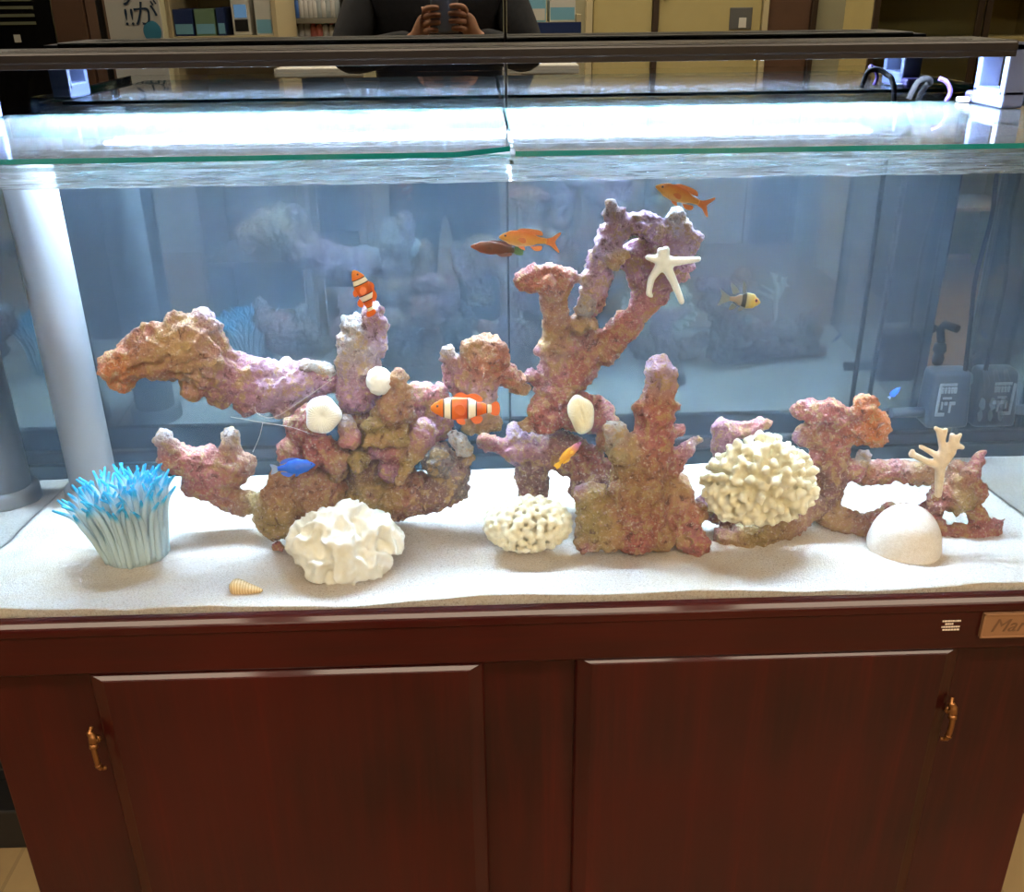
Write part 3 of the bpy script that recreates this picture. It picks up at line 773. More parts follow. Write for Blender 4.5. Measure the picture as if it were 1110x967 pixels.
rock('live_rock', 'dark pink rock with a lumpy orange crown, behind the white dome', [
    ('c', 866, 444, 10, .22, 895, 447, 14, .22, 'pink', 'red'), ('c', 895, 447, 14, .22, 918, 458, 14, .22, 'red'), ('s', 938, 438, 13, .205, 'orange'), ('s', 950, 460, 15, .205, 'orange'), ('s', 930, 470, 16, .21, 'orange'), ('s', 952, 473, 12, .205, 'orange'), ('s', 930, 448, 10, .205, 'red'),
    ('c', 875, 470, 13, .225, 905, 482, 18, .225, 'brown', 'red'), ('s', 881, 497, 8, .215, 'pink'), ('c', 905, 482, 18, .225, 898, 520, 21, .22, 'red', 'dark'), ('c', 898, 520, 21, .22, 893, 548, 17, .21, 'dark'), ('s', 868, 475, 9, .22, 'purple'), ('s', 935, 496, 9, .22, 'pale'), ('s', 924, 512, 12, .215, 'pink'),
    ('c', 938, 514, 11, .22, 965, 513, 13, .22, 'brown', 'pink'), ('c', 965, 513, 13, .22, 1002, 514, 14, .21, 'pink', 'tan'), ('c', 898, 558, 15, .2, 930, 572, 16, .19, 'tan', 'brown'), ('c', 930, 572, 16, .19, 968, 563, 14, .185, 'brown', 'red'), ('c', 968, 560, 14, .185, 1008, 556, 13, .19, 'red')], seed=21.4)
rock('live_rock', 'red brown rock with a pointed horn at the far right, holding the thin staghorn coral', [
    ('s', 1042, 516, 17, .19, 'brown'), ('s', 1040, 538, 19, .185, 'olive'), ('s', 1055, 532, 15, .19, 'red'), ('c', 1052, 512, 11, .19, 1067, 494, 5, .19, 'red', 'pink'), ('c', 1020, 535, 12, .185, 1014, 552, 10, .18, 'red', 'dark'), ('s', 1018, 572, 10, .175, 'red'),
    ('c', 1020, 580, 10, .17, 1050, 582, 11, .165, 'red', 'brown'), ('c', 1050, 582, 11, .165, 1074, 572, 11, .17, 'red'), ('c', 1074, 572, 11, .17, 1087, 564, 5, .17, 'red'), ('s', 1058, 557, 11, .18, 'red')], seed=22.7, vox=.003)

# ================================================================== corals and other pale pieces
def coral_mat(name, a, b, scale=90):
    q = Mat(name)
    v = q.coord()
    f = q.noise(v, scale, 5, 0.65)
    q.pbsdf(Base_Color=q.ramp(f, [(0.3, a), (0.65, b)]), Roughness=0.8, Normal=q.bump(q.noise(v, 420, 3), 0.5, 0.0012))
    return q.m
M['white_coral'] = coral_mat('white_skeleton', rgb(244, 236, 216), rgb(253, 250, 243))
M['cream_coral'] = coral_mat('cream_skeleton', rgb(232, 216, 176), rgb(248, 240, 216))
M['dome_coral'] = coral_mat('dome_skeleton', rgb(226, 208, 190), rgb(240, 226, 214), 260)
M['buff_coral'] = coral_mat('buff_skeleton', rgb(214, 186, 150), rgb(238, 214, 184))
# ruffled coral
random.seed(3)
cp = P(373, 588, .105)
k = mpx(cp)
sp = []
vx, vz = Vector((1, 0, 0)), Vector((0, 0, 1))
for x, z, y, r in ((-36, 2, 0, 26), (-18, 14, 6, 28), (8, 18, 8, 26), (30, 8, 6, 26), (45, -2, 6, 20), (-20, -14, -16, 24), (6, -14, -18, 26), (30, -16, -10, 22), (0, 4, -8, 28), (-42, -8, 4, 18)):
    sp.append((cp + Vector((x * k, y * k, z * k)), r * k))
me = remesh(sp, .0026, 3)
co, no = arrays(me)
N = noise.noise
dd = np.empty(len(co))
for i, c in enumerate(co):
    r = (c - np.array(cp)) / k
    ang = math.atan2(r[2] + 6, r[0])
    a = N((c[0] * 60, c[1] * 60, c[2] * 30 + 4))
    b = N((c[0] * 90, c[1] * 90, c[2] * 60 + 1))
    dd[i] = 0.0085 * (1 - math.sqrt(a * a + 0.006) * 3.0) + 0.0024 * (1 - math.sqrt(b * b + 0.01) * 3) + 0.0006 * N((c[0] * 330, c[1] * 330, c[2] * 330)) - 0.004
co = co + no * dd[:, None]
me.vertices.foreach_set('co', co.ravel()); me.update()
tag(obj('ruffled_coral', me, M['white_coral']), 'big ruffled white coral head lying on the sand in front of the left heap', 'coral')
# bumpy coral
cp = P(572, 568, .145); k = mpx(cp)
sp = []
rx, ry, rz = 45 * k, 30 * k, 27 * k
n = 190
for i in range(n):
    zf = 1 - 2 * (i + 0.5) / n
    ph = i * 2.399963
    rr = math.sqrt(1 - zf * zf)
    d = Vector((rr * math.cos(ph), zf, rr * math.sin(ph)))
    sp.append((cp + Vector((d.x * rx, d.y * ry, d.z * rz)) * 1.0 + Vector((0, 0, 0)), (4.6 + 1.0 * math.sin(i * 1.7)) * k))
core = [(cp + Vector((t * 0.72 * rx, 0, 0)), rz * 0.83 * math.sqrt(max(0.1, 1 - (t * 0.72) ** 2))) for t in (-1, -.75, -.5, -.25, 0, .25, .5, .75, 1)]
me = remesh(sp + core, .0018, 1)
tag(obj('knobby_coral', me, M['cream_coral']), 'oval cream coral covered in round bumps, on the sand left of the thumb shaped rock', 'coral')
# branching coral
random.seed(11)
cp = P(826, 528, .150); k = mpx(cp)
sp = [(cp + Vector((0, 0.004, 0)), 20 * k), (cp + Vector((-16 * k, 0, -6 * k)), 16 * k), (cp + Vector((18 * k, 0, 2 * k)), 16 * k)]
n = 112
for i in range(n):
    zf = 1 - 1.30 * (i + 0.5) / n        # towards the viewer first, then round the rim
    ph = i * 2.399963
    rr = math.sqrt(max(0, 1 - zf * zf))
    d = Vector((rr * math.cos(ph), -zf, rr * math.sin(ph)))
    L = 1.0 + random.uniform(-0.1, 0.08)
    ex, ez = (60 if d.x > 0 else 57), (57 if d.z > 0 else 36)
    tip = cp + Vector((d.x * ex * L * k - 6 * k, d.y * 40 * L * k, d.z * ez * L * k))
    base = cp.lerp(tip, 0.3)
    for t in range(9):
        u = t / 8
        sp.append((base.lerp(tip, u) + Vector((0, 0, 0)), (4.0 + 0.7 * u) * k))
    for _ in range(3):
        o = Vector((random.uniform(-1, 1), random.uniform(-1, 1), random.uniform(-1, 1))).normalized() * 4.4 * k
        sp.append((tip + o, random.uniform(2.8, 4.2) * k))
me = remesh(sp, .0022, 1)
tag(obj('branching_coral', me, M['cream_coral']), 'bushy cream coral of stubby knobbed branches leaning on the log shaped rock', 'coral')
# staghorn
st = []
def seg(a, b, r0, r1, dep):
    p0, p1 = P(a[0], a[1], dep), P(b[0], b[1], dep)
    kk = mpx(p0)
    for t in range(13):
        u = t / 12
        st.append((p0.lerp(p1, u), (r0 + (r1 - r0) * u) * kk))
DP = .150
for a, b, r0, r1 in (((1017, 536), (1019, 510), 4.2, 5.5), ((1019, 510), (1023, 488), 5.5, 5.5), ((1023, 488), (1018, 467), 4.8, 3.6), ((1021, 480), (1025, 466), 3.5, 2.8), ((1018, 467), (1014, 464), 3, 2.6), ((1020, 506), (1032, 490), 5, 4.6), ((1032, 490), (1032, 472), 4, 3.2), ((1033, 488), (1039, 474), 3.6, 3),
                     ((1036, 482), (1043, 485), 3.4, 3), ((1039, 474), (1041, 471), 2.8, 2.4), ((1020, 497), (1009, 490), 4, 3.4), ((1009, 490), (998, 484), 3.2, 2.6), ((1016, 505), (1002, 499), 4, 3.8), ((1002, 499), (988, 492), 3.8, 3.6), ((988, 493), (989, 489), 3.4, 2.8)):
    seg(a, b, r0, r1, DP)
me = remesh(st, .0019, 2)
tag(obj('staghorn_coral', me, M['buff_coral']), 'thin forked staghorn coral branch standing against the horned rock', 'coral')
# dome
cp = P(979, 592, .125); k = mpx(cp)
bm = bmesh.new()
rdm = 38 * k
prof = [(0.02 * rdm, 1.28)] + [(math.sin(a) , math.cos(a) * 1.28) for a in [t * PI / 2 / 16 for t in range(1, 17)]]
prof = [(p[0] * rdm if i else p[0], p[1] * rdm) for i, p in enumerate(prof)] + [(rdm * .985, -.10 * rdm), (rdm * .9, -.24 * rdm), (rdm * .72, -.34 * rdm), (rdm * .4, -.38 * rdm)]
lathe(bm, prof, (0, 0, 0), 56)
me = done(bm, True)
me.transform(Matrix.Translation(cp) @ Matrix.Rotation(math.radians(4), 4, 'Y') @ Matrix.Scale(1.0, 4))
co, no = arrays(me)
for i, c in enumerate(co): co[i] += no[i] * (0.0012 * N((c[0] * 60, c[1] * 60, c[2] * 60)))
me.vertices.foreach_set('co', co.ravel()); me.update()
tag(obj('dome_coral', me, M['dome_coral']), 'smooth dome shaped pinkish white coral on the sand at the right', 'coral')
# disc corals with fine ridges
def disc(px_, py_, dep, rx_, ry_, th, ridge, tilt, label, m, groove=False, name='mushroom_coral'):
    c0 = P(px_, py_, dep); k = mpx(c0)
    bm = bmesh.new()
    nr, na = 12, 120
    def pt(f, a, s):
        wob = 1 + 0.05 * math.sin(3 * a + 1) + 0.04 * math.sin(5 * a)
        h = th * (1 - f ** 3.0) ** 0.5 if f < 1 else 0
        if s > 0:
            h += ridge * math.sin(a * ridge_n) * min(1, f * 2) * (1 - f ** 6)
            if groove: h -= th * 0.55 * math.exp(-((f * math.sin(a)) ** 2 * 9 + (f * math.cos(a)) ** 2 * 60 * (ry_ / rx_) ** 0))
            else: h -= th * 0.35 * math.exp(-(f * 5) ** 2)
        x, z = f * rx_ * k * math.cos(a) * wob, f * ry_ * k * math.sin(a) * wob
        return Vector((x, -h * k if s > 0 else h * k * 0.6, z))
    ridge_n = 34
    for s in (1, -1):
        rings = [[bm.verts.new(pt(f / nr, 2 * PI * a / na, s)) for a in range(na)] for f in range(1, nr + 1)]
        c = bm.verts.new(pt(0.0001, 0, s))
        for a in range(na): bm.faces.new((c, rings[0][a], rings[0][(a + 1) % na]))
        for r in range(nr - 1):
            for a in range(na): bm.faces.new((rings[r][a], rings[r][(a + 1) % na], rings[r + 1][(a + 1) % na], rings[r + 1][a]))
    bmesh.ops.remove_doubles(bm, verts=bm.verts, dist=1e-6)
    me = done(bm, True)
    me.transform(Matrix.Translation(c0) @ Matrix.Rotation(math.radians(-12), 4, 'X') @ Matrix.Rotation(math.radians(tilt), 4, 'Y'))
    return tag(obj(name, me, m), label, 'coral')
M['bright_coral'] = coral_mat('bright_skeleton', rgb(246, 244, 238), rgb(252, 251, 248))
disc(350, 450, .163, 19, 21, 11, 0.7, 20, 'round white disc coral with fine ridges, propped on the left heap', M['bright_coral'])
disc(630, 449, .222, 14, 22, 9, 0.4, -14, 'oval cream coral with a groove down its middle, stuck on the trunk rock', M['cream_coral'], True)
# small white ball
cp = P(411, 413, .175); k = mpx(cp)
bm = bmesh.new()
bmesh.ops.create_icosphere(bm, subdivisions=5, radius=14 * k, matrix=Matrix.Translation(cp) @ Matrix.Diagonal((1, 1, 1.12, 1)))
me = done(bm, True)
co, no = arrays(me)
for i, c in enumerate(co): co[i] += no[i] * 0.0011 * N((c[0] * 190, c[1] * 190, c[2] * 190))
me.vertices.foreach_set('co', co.ravel()); me.update()
tag(obj('white_ball_coral', me, M['bright_coral']), 'small white ball shaped coral tucked into the left heap below the lilac tip', 'coral')
# starfish shaped piece
st = []
DP = .222
for a, b, r0, r1 in (((719, 283), (722, 271), 6.5, 4.5), ((719, 283), (716, 272), 6, 4), ((719, 283), (702, 279), 6, 3.2), ((719, 284), (738, 283), 6.5, 4.8), ((738, 283), (757, 281), 4.8, 3.4), ((721, 287), (731, 307), 6, 4.6), ((731, 307), (739, 327), 4.6, 3.6), ((716, 288), (706, 302), 5.5, 4.2), ((706, 302), (703, 318), 4.2, 3.6), ((703, 318), (706, 321), 3.4, 2.6)):
    seg(a, b, r0, r1, DP)
me = remesh(st, .0019, 3)
sf_ = obj('starfish', me, M['bright_coral'])
tag(sf_, 'white starfish with long thin arms clinging to the top of the tree rock', 'starfish')
# cone shell
a, b = G(249, 640), G(287, 641)
ax = (b - a).normalized()
L = (b - a).length
bm = bmesh.new()
prof = [(0.0006, 0)] + [(L * r, L * h) for h, r in ((.02, .06), (.05, .11), (.055, .14), (.09, .18), (.1, .215), (.16, .25), (.22, .262), (.32, .25), (.45, .215), (.6, .17), (.75, .13), (.88, .095), (.97, .06), (1.0, .03))]
lathe(bm, prof, (0, 0, 0), 30, 'X')
for v in bm.verts:
    v.co.z *= 0.85
    if v.co.x > L * .5 and v.co.y < 0: v.co.y *= 1.12
me = done(bm, True)
q = Mat('banded_shell')
wv = q.n('ShaderNodeTexWave', {'Vector': q.coord(), 'Scale': 95.0, 'Distortion': 3.0, 'Detail': 3.0}, bands_direction='X').outputs[0]
q.pbsdf(Base_Color=q.ramp(wv, [(0.2, rgb(206, 164, 104)), (0.7, rgb(232, 198, 146))]), Roughness=0.45)
t = thing('cone_shell', a, 'small tan cone shell lying on the sand near the front glass', 'shell')
mid = a + Vector((0, 0, L * .2))
me.transform(Matrix.Translation(a + Vector((0, 0, L * .165))) @ Matrix.Rotation(math.atan2(ax.y, ax.x) - 0.15, 4, 'Z') @ Matrix.Rotation(math.radians(5), 4, 'Y'))
obj('shell_body', me, q.m, t)
sl = bmesh.new()
o0 = a + Vector((0, 0, L * .12))
tube(sl, spl([o0 + ax * L * .35 + Vector((0, -L * .24, -L * .06)), o0 + ax * L * .6 + Vector((0, -L * .20, -.03 * L)), o0 + ax * L * .8 + Vector((0, -L * .155, 0)), o0 + ax * L * .95 + Vector((0, -L * .09, .0))], 4), [L * .015] * 6 + [L * .03] * 7, 8)
obj('shell_opening', done(sl), plain('shell_dark', rgb(70, 44, 30), 0.6), t)

# ------------------------------------------------------------------ plastic anemone
q = Mat('tentacle_rubber')
at = q.n('ShaderNodeAttribute', attribute_name='tint').outputs['Color']
b = q.n('ShaderNodeBsdfPrincipled', {'Base Color': at, 'Roughness': 0.25, 'Subsurface Weight': 0.25, 'Subsurface Radius': (0.01, 0.01, 0.01)})
q.surf(q.n('ShaderNodeMixShader', {0: 0.28, 1: b, 2: q.n('ShaderNodeBsdfTransparent', {'Color': (0.92, 0.97, 1, 1)})}))
M['tent'] = q.m
random.seed(21)
cb = G(144, 609); cb = Vector((cb.x, cb.y + 0.02, sand_z(cb.x, cb.y + 0.02)))
k = mpx(cb)
an = thing('sea_anemone', cb, 'bushy artificial anemone of pale translucent tentacles with bright blue tips, at the left', 'anemone')
bm = bmesh.new()
lathe(bm, [(26 * k, -0.004), (32 * k, 0.0), (34 * k, 14 * k), (36 * k, 34 * k), (30 * k, 46 * k), (8 * k, 52 * k)], cb, 30)
me = done(bm, True)
at_ = me.attributes.new('tint', 'FLOAT_COLOR', 'POINT')
at_.data.foreach_set('color', list(rgb(216, 236, 244)) * len(me.vertices))
cbase = obj('base', me, M['tent'], an)
cbase['label'] = 'pale rubbery base'
def tentacle(i, n):
    ph = i * 2.399963
    f = math.sqrt((i + 0.5) / n)
    d = Vector((math.cos(ph), math.sin(ph), 0))
    p0 = cb + d * f * 33 * k + Vector((0, 0, (4 + 40 * (1 - f)) * k))
    spread = (26 if d.x < 0 else 8) * (abs(d.x)) + 14 * abs(d.y)
    H = random.uniform(78, 98) * (1.0 - 0.45 * (1 - f)) * (1.0 - 0.12 * f * f) * (1.04 if d.x > 0 else 0.98)
    bend = Vector((random.uniform(-16, 16), random.uniform(-10, 10), 0)) * k
    p1 = p0 + d * f * spread * 0.35 * k + Vector((0, 0, H * 0.45 * k))
    p2 = p0 + d * f * spread * 0.75 * k + Vector((0, 0, H * 0.8 * k)) + bend * 0.3
    p3 = p0 + d * f * spread * (0.95 + 0.25 * random.random()) * k + Vector((0, 0, H * k)) + bend
    pts = spl([p0, p1, p2, p3], 6)
    m = len(pts)
    r = [(3.4 * (1 - 0.25 * t / m) if t < m * .55 else 3.4 * (0.86 - 1.35 * (t / m - .55))) * k for t in range(m)]
    r = [max(x, 0.75 * k) for x in r]
    return pts, r
def tent_mesh(lst):
    bm = bmesh.new()
    cols = []
    for pts, r in lst:
        rings = tube(bm, pts, r, 7)
        m = len(pts)
        for j, ring in enumerate(rings):
            u = j / (m - 1)
            w_ = min(1, max(0, (u - 0.68) / 0.16))
            a_, b_ = rgb(216, 236, 244), rgb(62, 196, 242)
            cols += [tuple(a_[c] * (1 - w_) + b_[c] * w_ for c in range(3)) + (1,)] * 7
    me = done(bm)
    at_ = me.attributes.new('tint', 'FLOAT_COLOR', 'POINT')
    at_.data.foreach_set('color', [x for c in cols for x in c])
    return me
NT = 150
allt = [tentacle(i, NT) for i in range(NT)]
order = sorted(range(NT), key=lambda i: (allt[i][0][8].y))
for i in order[:96]:
    obj('tentacle', tent_mesh([allt[i]]), M['tent'], an)
rest = obj('tentacle', tent_mesh([allt[i] for i in order[96:]]), M['tent'], an)
rest['kind'] = 'stuff'
# thin pale threads under the long arm
M['thread'] = plain('pale_thread', rgb(214, 196, 190), 0.5)
for pts, lab in (([(362, 410, .16), (330, 432, .155), (298, 452, .155), (280, 449, .16), (276, 441, .17)], 'pale hair-thin thread running up to the right below the long rock arm'),
                 ([(250, 452, .17), (285, 458, .155), (315, 463, .155), (336, 470, .165)], 'pale hair-thin thread stretched level below the long rock arm'),
                 ([(285, 458, .155), (281, 474, .155), (274, 490, .155)], 'pale hair-thin thread hanging down below the long rock arm')):
    t = obj('thread', tb(spl([P(*p) for p in pts], 6), 0.0004, 6), M['thread'])
    tag(t, lab, 'thread', 'pale threads under the rock arm')
# ================================================================== fish
def fish_mat(name, stops, axis='X', rough=0.35, interp='LINEAR', L=1.0, noise_amt=0.0, lo=-0.5, hi=0.5):
    q = Mat(name)
    t = q.n('ShaderNodeTexCoord')
    s = q.n('ShaderNodeSeparateXYZ', {0: t.outputs['Object']})
    v = s.outputs[axis]
    if noise_amt:
        nz = q.noise(t.outputs['Object'], 90, 3)
        v = q.n('ShaderNodeMath', {0: nz, 1: noise_amt * L, 2: v}, operation='MULTIPLY_ADD').outputs[0]
    f = q.n('ShaderNodeMapRange', {0: v, 1: lo * L + noise_amt * L * .5, 2: hi * L + noise_amt * L * .5, 3: 1.0, 4: 0.0}).outputs[0]
    q.pbsdf(Base_Color=q.ramp(f, stops, interp), Roughness=rough, Specular_IOR_Level=0.4)
    return q.m
M['eye_dark'] = plain('eye_pupil', rgb(12, 10, 10), 0.1)
M['eye_ring'] = plain('eye_ring', rgb(120, 60, 30), 0.25)
def interp(xs, ys, t):
    for i in range(len(xs) - 1):
        if t <= xs[i + 1]:
            u = (t - xs[i]) / (xs[i + 1] - xs[i])
            u = u * u * (3 - 2 * u) if 0 < i < len(xs) - 2 else u
            return ys[i] + (ys[i + 1] - ys[i]) * u
    return ys[-1]
def fish(name, label, cat, nose, tail, dep, spec, updir=None, dd=0.0, bend=0.0, group=None):
    a, b = P(nose[0], nose[1], dep), P(tail[0], tail[1], dep + dd)
    L = (a - b).length
    X = (a - b).normalized()
    V = ((a + b) / 2 - CAMP).normalized()
    Z = X.cross(V).normalized()
    if updir is None: updir = Vector((0, 0, 1))
    if Z.dot(updir) < 0: Z = -Z
    Y = Z.cross(X)
    c = (a + b) / 2
    root = thing(name, c, label, cat, group)
    root.matrix_world = Matrix(((X.x, Y.x, Z.x, c.x), (X.y, Y.y, Z.y, c.y), (X.z, Y.z, Z.z, c.z), (0, 0, 0, 1)))
    def part(nm_, me, m, par=root):
        o = bpy.data.objects.new(nm_, me)
        COL.objects.link(o)
        for k in (m if isinstance(m, (list, tuple)) else [m]): me.materials.append(k)
        o.parent = par
        return o
    mats = spec['mats'](L)
    def cen(x):                          # sideways curve of the spine, and bend within the flank's plane
        u = 0.5 - x / L
        return bend * L * (u - 0.35) ** 2 * 1.6
    bf = spec['body']                    # share of the length that is body
    ts, top, bot, wid = spec['t'], spec['top'], spec['bot'], spec['wid']
    bm = bmesh.new()
    rings = []
    n, nl = 22, 36
    for i in range(nl + 1):
        u = i / nl
        u2 = u ** 1.25
        x = (0.5 - bf * u2) * L
        zt, zb, wd = interp(ts, top, u2) * L, interp(ts, bot, u2) * L, interp(ts, wid, u2) * L
        zc, zr = (zt + zb) / 2, max(0.0004, (zt - zb) / 2)
        rings.append([bm.verts.new((x, max(0.0003, wd) * math.cos(2 * PI * k / n), zc + cen(x) + zr * math.sin(2 * PI * k / n))) for k in range(n)])
    for i in range(nl):
        for k in range(n):
            bm.faces.new((rings[i][k], rings[i][(k + 1) % n], rings[i + 1][(k + 1) % n], rings[i + 1][k])).smooth = True
    bm.faces.new(rings[0]); bm.faces.new(rings[-1])
    part('body', done(bm, True), mats['body'])
    for nm_, poly, mk, yo, ang in spec['fins']:
        bm = bmesh.new()
        pts = spl([(p[0] * L, 0, p[1] * L) for p in poly] + [(poly[0][0] * L, 0, poly[0][1] * L)], 4)[:-1]
        vs = [bm.verts.new((p.x, 0, p.z + cen(p.x))) for p in pts]
        f = bm.faces.new(vs)
        if isinstance(mats[mk], (list, tuple)):
            r = bmesh.ops.inset_region(bm, faces=[f], thickness=0.022 * L, use_even_offset=False)
            for g in r['faces']: g.material_index = 1
        bmesh.ops.triangulate(bm, faces=[g for g in bm.faces if len(g.verts) > 4])
        ex = bmesh.ops.extrude_face_region(bm, geom=list(bm.faces))
        for v in ex['geom']:
            if isinstance(v, bmesh.types.BMVert): v.co.y += 0.008 * L
        for v in bm.verts: v.co.y -= 0.004 * L
        if ang:
            piv = Vector((poly[0][0] * L, 0, poly[0][1] * L))
            rot = Matrix.Rotation(ang, 4, 'Z')
            for v in bm.verts: v.co = piv + rot @ (v.co - piv)
        for v in bm.verts: v.co.y += yo * L
        part(nm_, done(bm), mats[mk])
    ex_, ez_, er_ = spec['eye']
    te = (0.5 - ex_) / bf
    for s in (-1, 1):
        wd = interp(ts, wid, te) * L
        bm = bmesh.new()
        y = s * wd * 0.86
        bmesh.ops.create_uvsphere(bm, u_segments=14, v_segments=10, radius=er_ * L, matrix=Matrix.Translation((ex_ * L, y, ez_ * L + cen(ex_ * L))) @ Matrix.Diagonal((1, .5, 1, 1)))
        for g in bm.faces: g.material_index = 1
        bmesh.ops.create_uvsphere(bm, u_segments=12, v_segments=8, radius=er_ * L * .62, matrix=Matrix.Translation((ex_ * L, y + s * er_ * .3 * L, ez_ * L + cen(ex_ * L))) @ Matrix.Diagonal((1, .6, 1, 1)))
        part('eye', done(bm, True), [M['eye_dark'], mats.get('iris', M['eye_ring'])])
    return root

OR, ORD, WH, BK = rgb(238, 112, 18), rgb(214, 84, 16), rgb(250, 236, 216), rgb(20, 14, 12)
def clown_mats(L):
    b = fish_mat('clownfish_skin', [(0.0, rgb(240, 140, 30)), (0.175, OR), (0.18, BK), (0.195, BK), (0.2, WH), (0.285, WH), (0.29, BK), (0.305, BK), (0.31, OR), (0.52, ORD), (0.525, BK), (0.54, BK), (0.545, WH), (0.645, WH), (0.65, BK), (0.665, BK), (0.67, ORD), (0.80, OR), (0.805, BK), (0.815, BK), (0.82, WH), (0.885, WH), (0.89, BK), (0.90, OR)][:32], L=L, noise_amt=0.0)
    f = [plain('clownfish_fin', rgb(232, 104, 18), 0.4), M['black']]
    return dict(body=b, fin=f)
clown = dict(body=.88, t=[0, .08, .2, .4, .6, .8, .92, 1], top=[.035, .095, .145, .175, .16, .10, .065, .06], bot=[-.025, -.08, -.13, -.165, -.15, -.10, -.065, -.06], wid=[.012, .045, .075, .09, .08, .045, .025, .018],
    mats=clown_mats, eye=(.40, .035, .022),
    fins=[('dorsal_fin', [(.20, .13), (.14, .21), (.06, .235), (-.02, .20), (-.08, .215), (-.16, .21), (-.24, .15), (-.22, .10), (0, .12)], 'fin', 0, 0),
          ('tail_fin', [(-.36, .055), (-.42, .10), (-.48, .085), (-.5, 0), (-.48, -.085), (-.42, -.10), (-.36, -.055)], 'fin', 0, 0),
          ('anal_fin', [(-.06, -.13), (-.12, -.21), (-.2, -.215), (-.25, -.15), (-.2, -.10)], 'fin', 0, 0),
          ('pelvic_fin', [(.14, -.12), (.12, -.2), (.05, -.235), (.0, -.21), (.04, -.13)], 'fin', -.03, .0),
          ('pelvic_fin', [(.14, -.12), (.12, -.2), (.05, -.235), (.0, -.21), (.04, -.13)], 'fin', .03, .0),
          ('pectoral_fin', [(.16, -.02), (.12, .045), (.04, .05), (-.01, -.02), (.02, -.09), (.10, -.08)], 'fin', -.082, .35),
          ('pectoral_fin', [(.16, -.02), (.12, .045), (.04, .05), (-.01, -.02), (.02, -.09), (.10, -.08)], 'fin', .082, -.35)])
CG = 'clownfish in the tank'
fish('clownfish', 'orange clownfish with white bands swimming level in front of the brown arched rock', 'fish', (467, 443), (542, 443), .13, clown, group=CG)
fish('clownfish', 'orange clownfish with white bands nose up above the lilac rock tip', 'fish', (384, 293), (407, 341), .17, clown, updir=Vector((1, 0, .4)), bend=-.12, group=CG)

def anthias_mats(L):
    b = fish_mat('anthias_skin', [(0.0, rgb(250, 112, 44)), (0.3, rgb(255, 156, 58)), (0.6, rgb(255, 186, 92)), (1.0, rgb(255, 216, 166))], 'Z', L=L, lo=-.16, hi=.16, noise_amt=.03)
    return dict(body=b, fin=plain('anthias_fin', rgb(255, 150, 78), 0.4), tail=plain('anthias_tail', rgb(244, 140, 70), 0.4), iris=plain('violet_iris', rgb(130, 60, 70), 0.3))
FT, FTOP, FBOT, FW = [0, .1, .25, .45, .65, .85, 1], [.015, .075, .125, .14, .115, .06, .045], [-.015, -.055, -.105, -.13, -.10, -.05, -.04], [.012, .04, .06, .065, .05, .025, .014]
FF = [('dorsal_fin', [(.24, .115), (.16, .165), (0, .175), (-.14, .165), (-.2, .13), (-.18, .08), (.1, .11)], 'fin', 0, 0),
      ('tail_fin', [(-.27, .045), (-.36, .07), (-.48, .16), (-.5, .14), (-.43, .03), (-.41, 0), (-.43, -.03), (-.5, -.14), (-.48, -.16), (-.36, -.07), (-.27, -.045)], 'tail', 0, 0),
      ('anal_fin', [(-.02, -.11), (-.1, -.165), (-.2, -.15), (-.2, -.08)], 'fin', 0, 0),
      ('pelvic_fin', [(.2, -.1), (.14, -.15), (.06, -.17), (.1, -.1)], 'fin', -.02, 0), ('pelvic_fin', [(.2, -.1), (.14, -.15), (.06, -.17), (.1, -.1)], 'fin', .02, 0),
      ('pectoral_fin', [(.2, -.02), (.15, .02), (.07, .01), (.06, -.05), (.12, -.06)], 'tail', -.06, .3), ('pectoral_fin', [(.2, -.02), (.15, .02), (.07, .01), (.06, -.05), (.12, -.06)], 'tail', .06, -.3)]
anth = dict(body=.78, t=FT, top=FTOP, bot=FBOT, wid=FW, mats=anthias_mats, eye=(.40, .03, .022), fins=FF)
AG = 'orange anthias under the water line'
fish('anthias', 'orange anthias swimming left just above the darker brown fish', 'fish', (541, 257), (607, 263), .20, anth, group=AG)
fish('anthias', 'orange anthias near the water line above the tree rock, tail pointing down right', 'fish', (711, 202), (771, 225), .20, anth, group=AG)
def wrasse_mats(L):
    b = fish_mat('brown_skin', [(0.0, rgb(186, 96, 50)), (0.3, rgb(134, 74, 44)), (0.7, rgb(110, 62, 44)), (0.86, rgb(60, 70, 36)), (1.0, rgb(70, 112, 40))], L=L)
    return dict(body=b, fin=plain('brown_fin', rgb(120, 66, 46), 0.4), tail=plain('green_tail', rgb(78, 124, 44), 0.4))
fish('wrasse', 'dark brown slender fish with a green tail below the left orange anthias', 'fish', (510, 267), (567, 272), .21,
     dict(body=.84, t=FT, top=[.012, .06, .11, .13, .11, .07, .055], bot=[-.012, -.055, -.105, -.125, -.105, -.06, -.05], wid=FW, mats=wrasse_mats, eye=(.40, .025, .016),
          fins=[('dorsal_fin', [(.22, .10), (.1, .145), (-.1, .145), (-.28, .11), (-.26, .06), (0, .11)], 'fin', 0, 0), ('tail_fin', [(-.32, .05), (-.42, .085), (-.5, .07), (-.5, -.07), (-.42, -.085), (-.32, -.05)], 'tail', 0, 0),
                ('anal_fin', [(.0, -.11), (-.1, -.145), (-.28, -.11), (-.26, -.06)], 'fin', 0, 0), ('pectoral_fin', [(.2, -.02), (.14, .02), (.08, -.02), (.13, -.05)], 'fin', -.06, .3), ('pectoral_fin', [(.2, -.02), (.14, .02), (.08, -.02), (.13, -.05)], 'fin', .06, -.3)]))
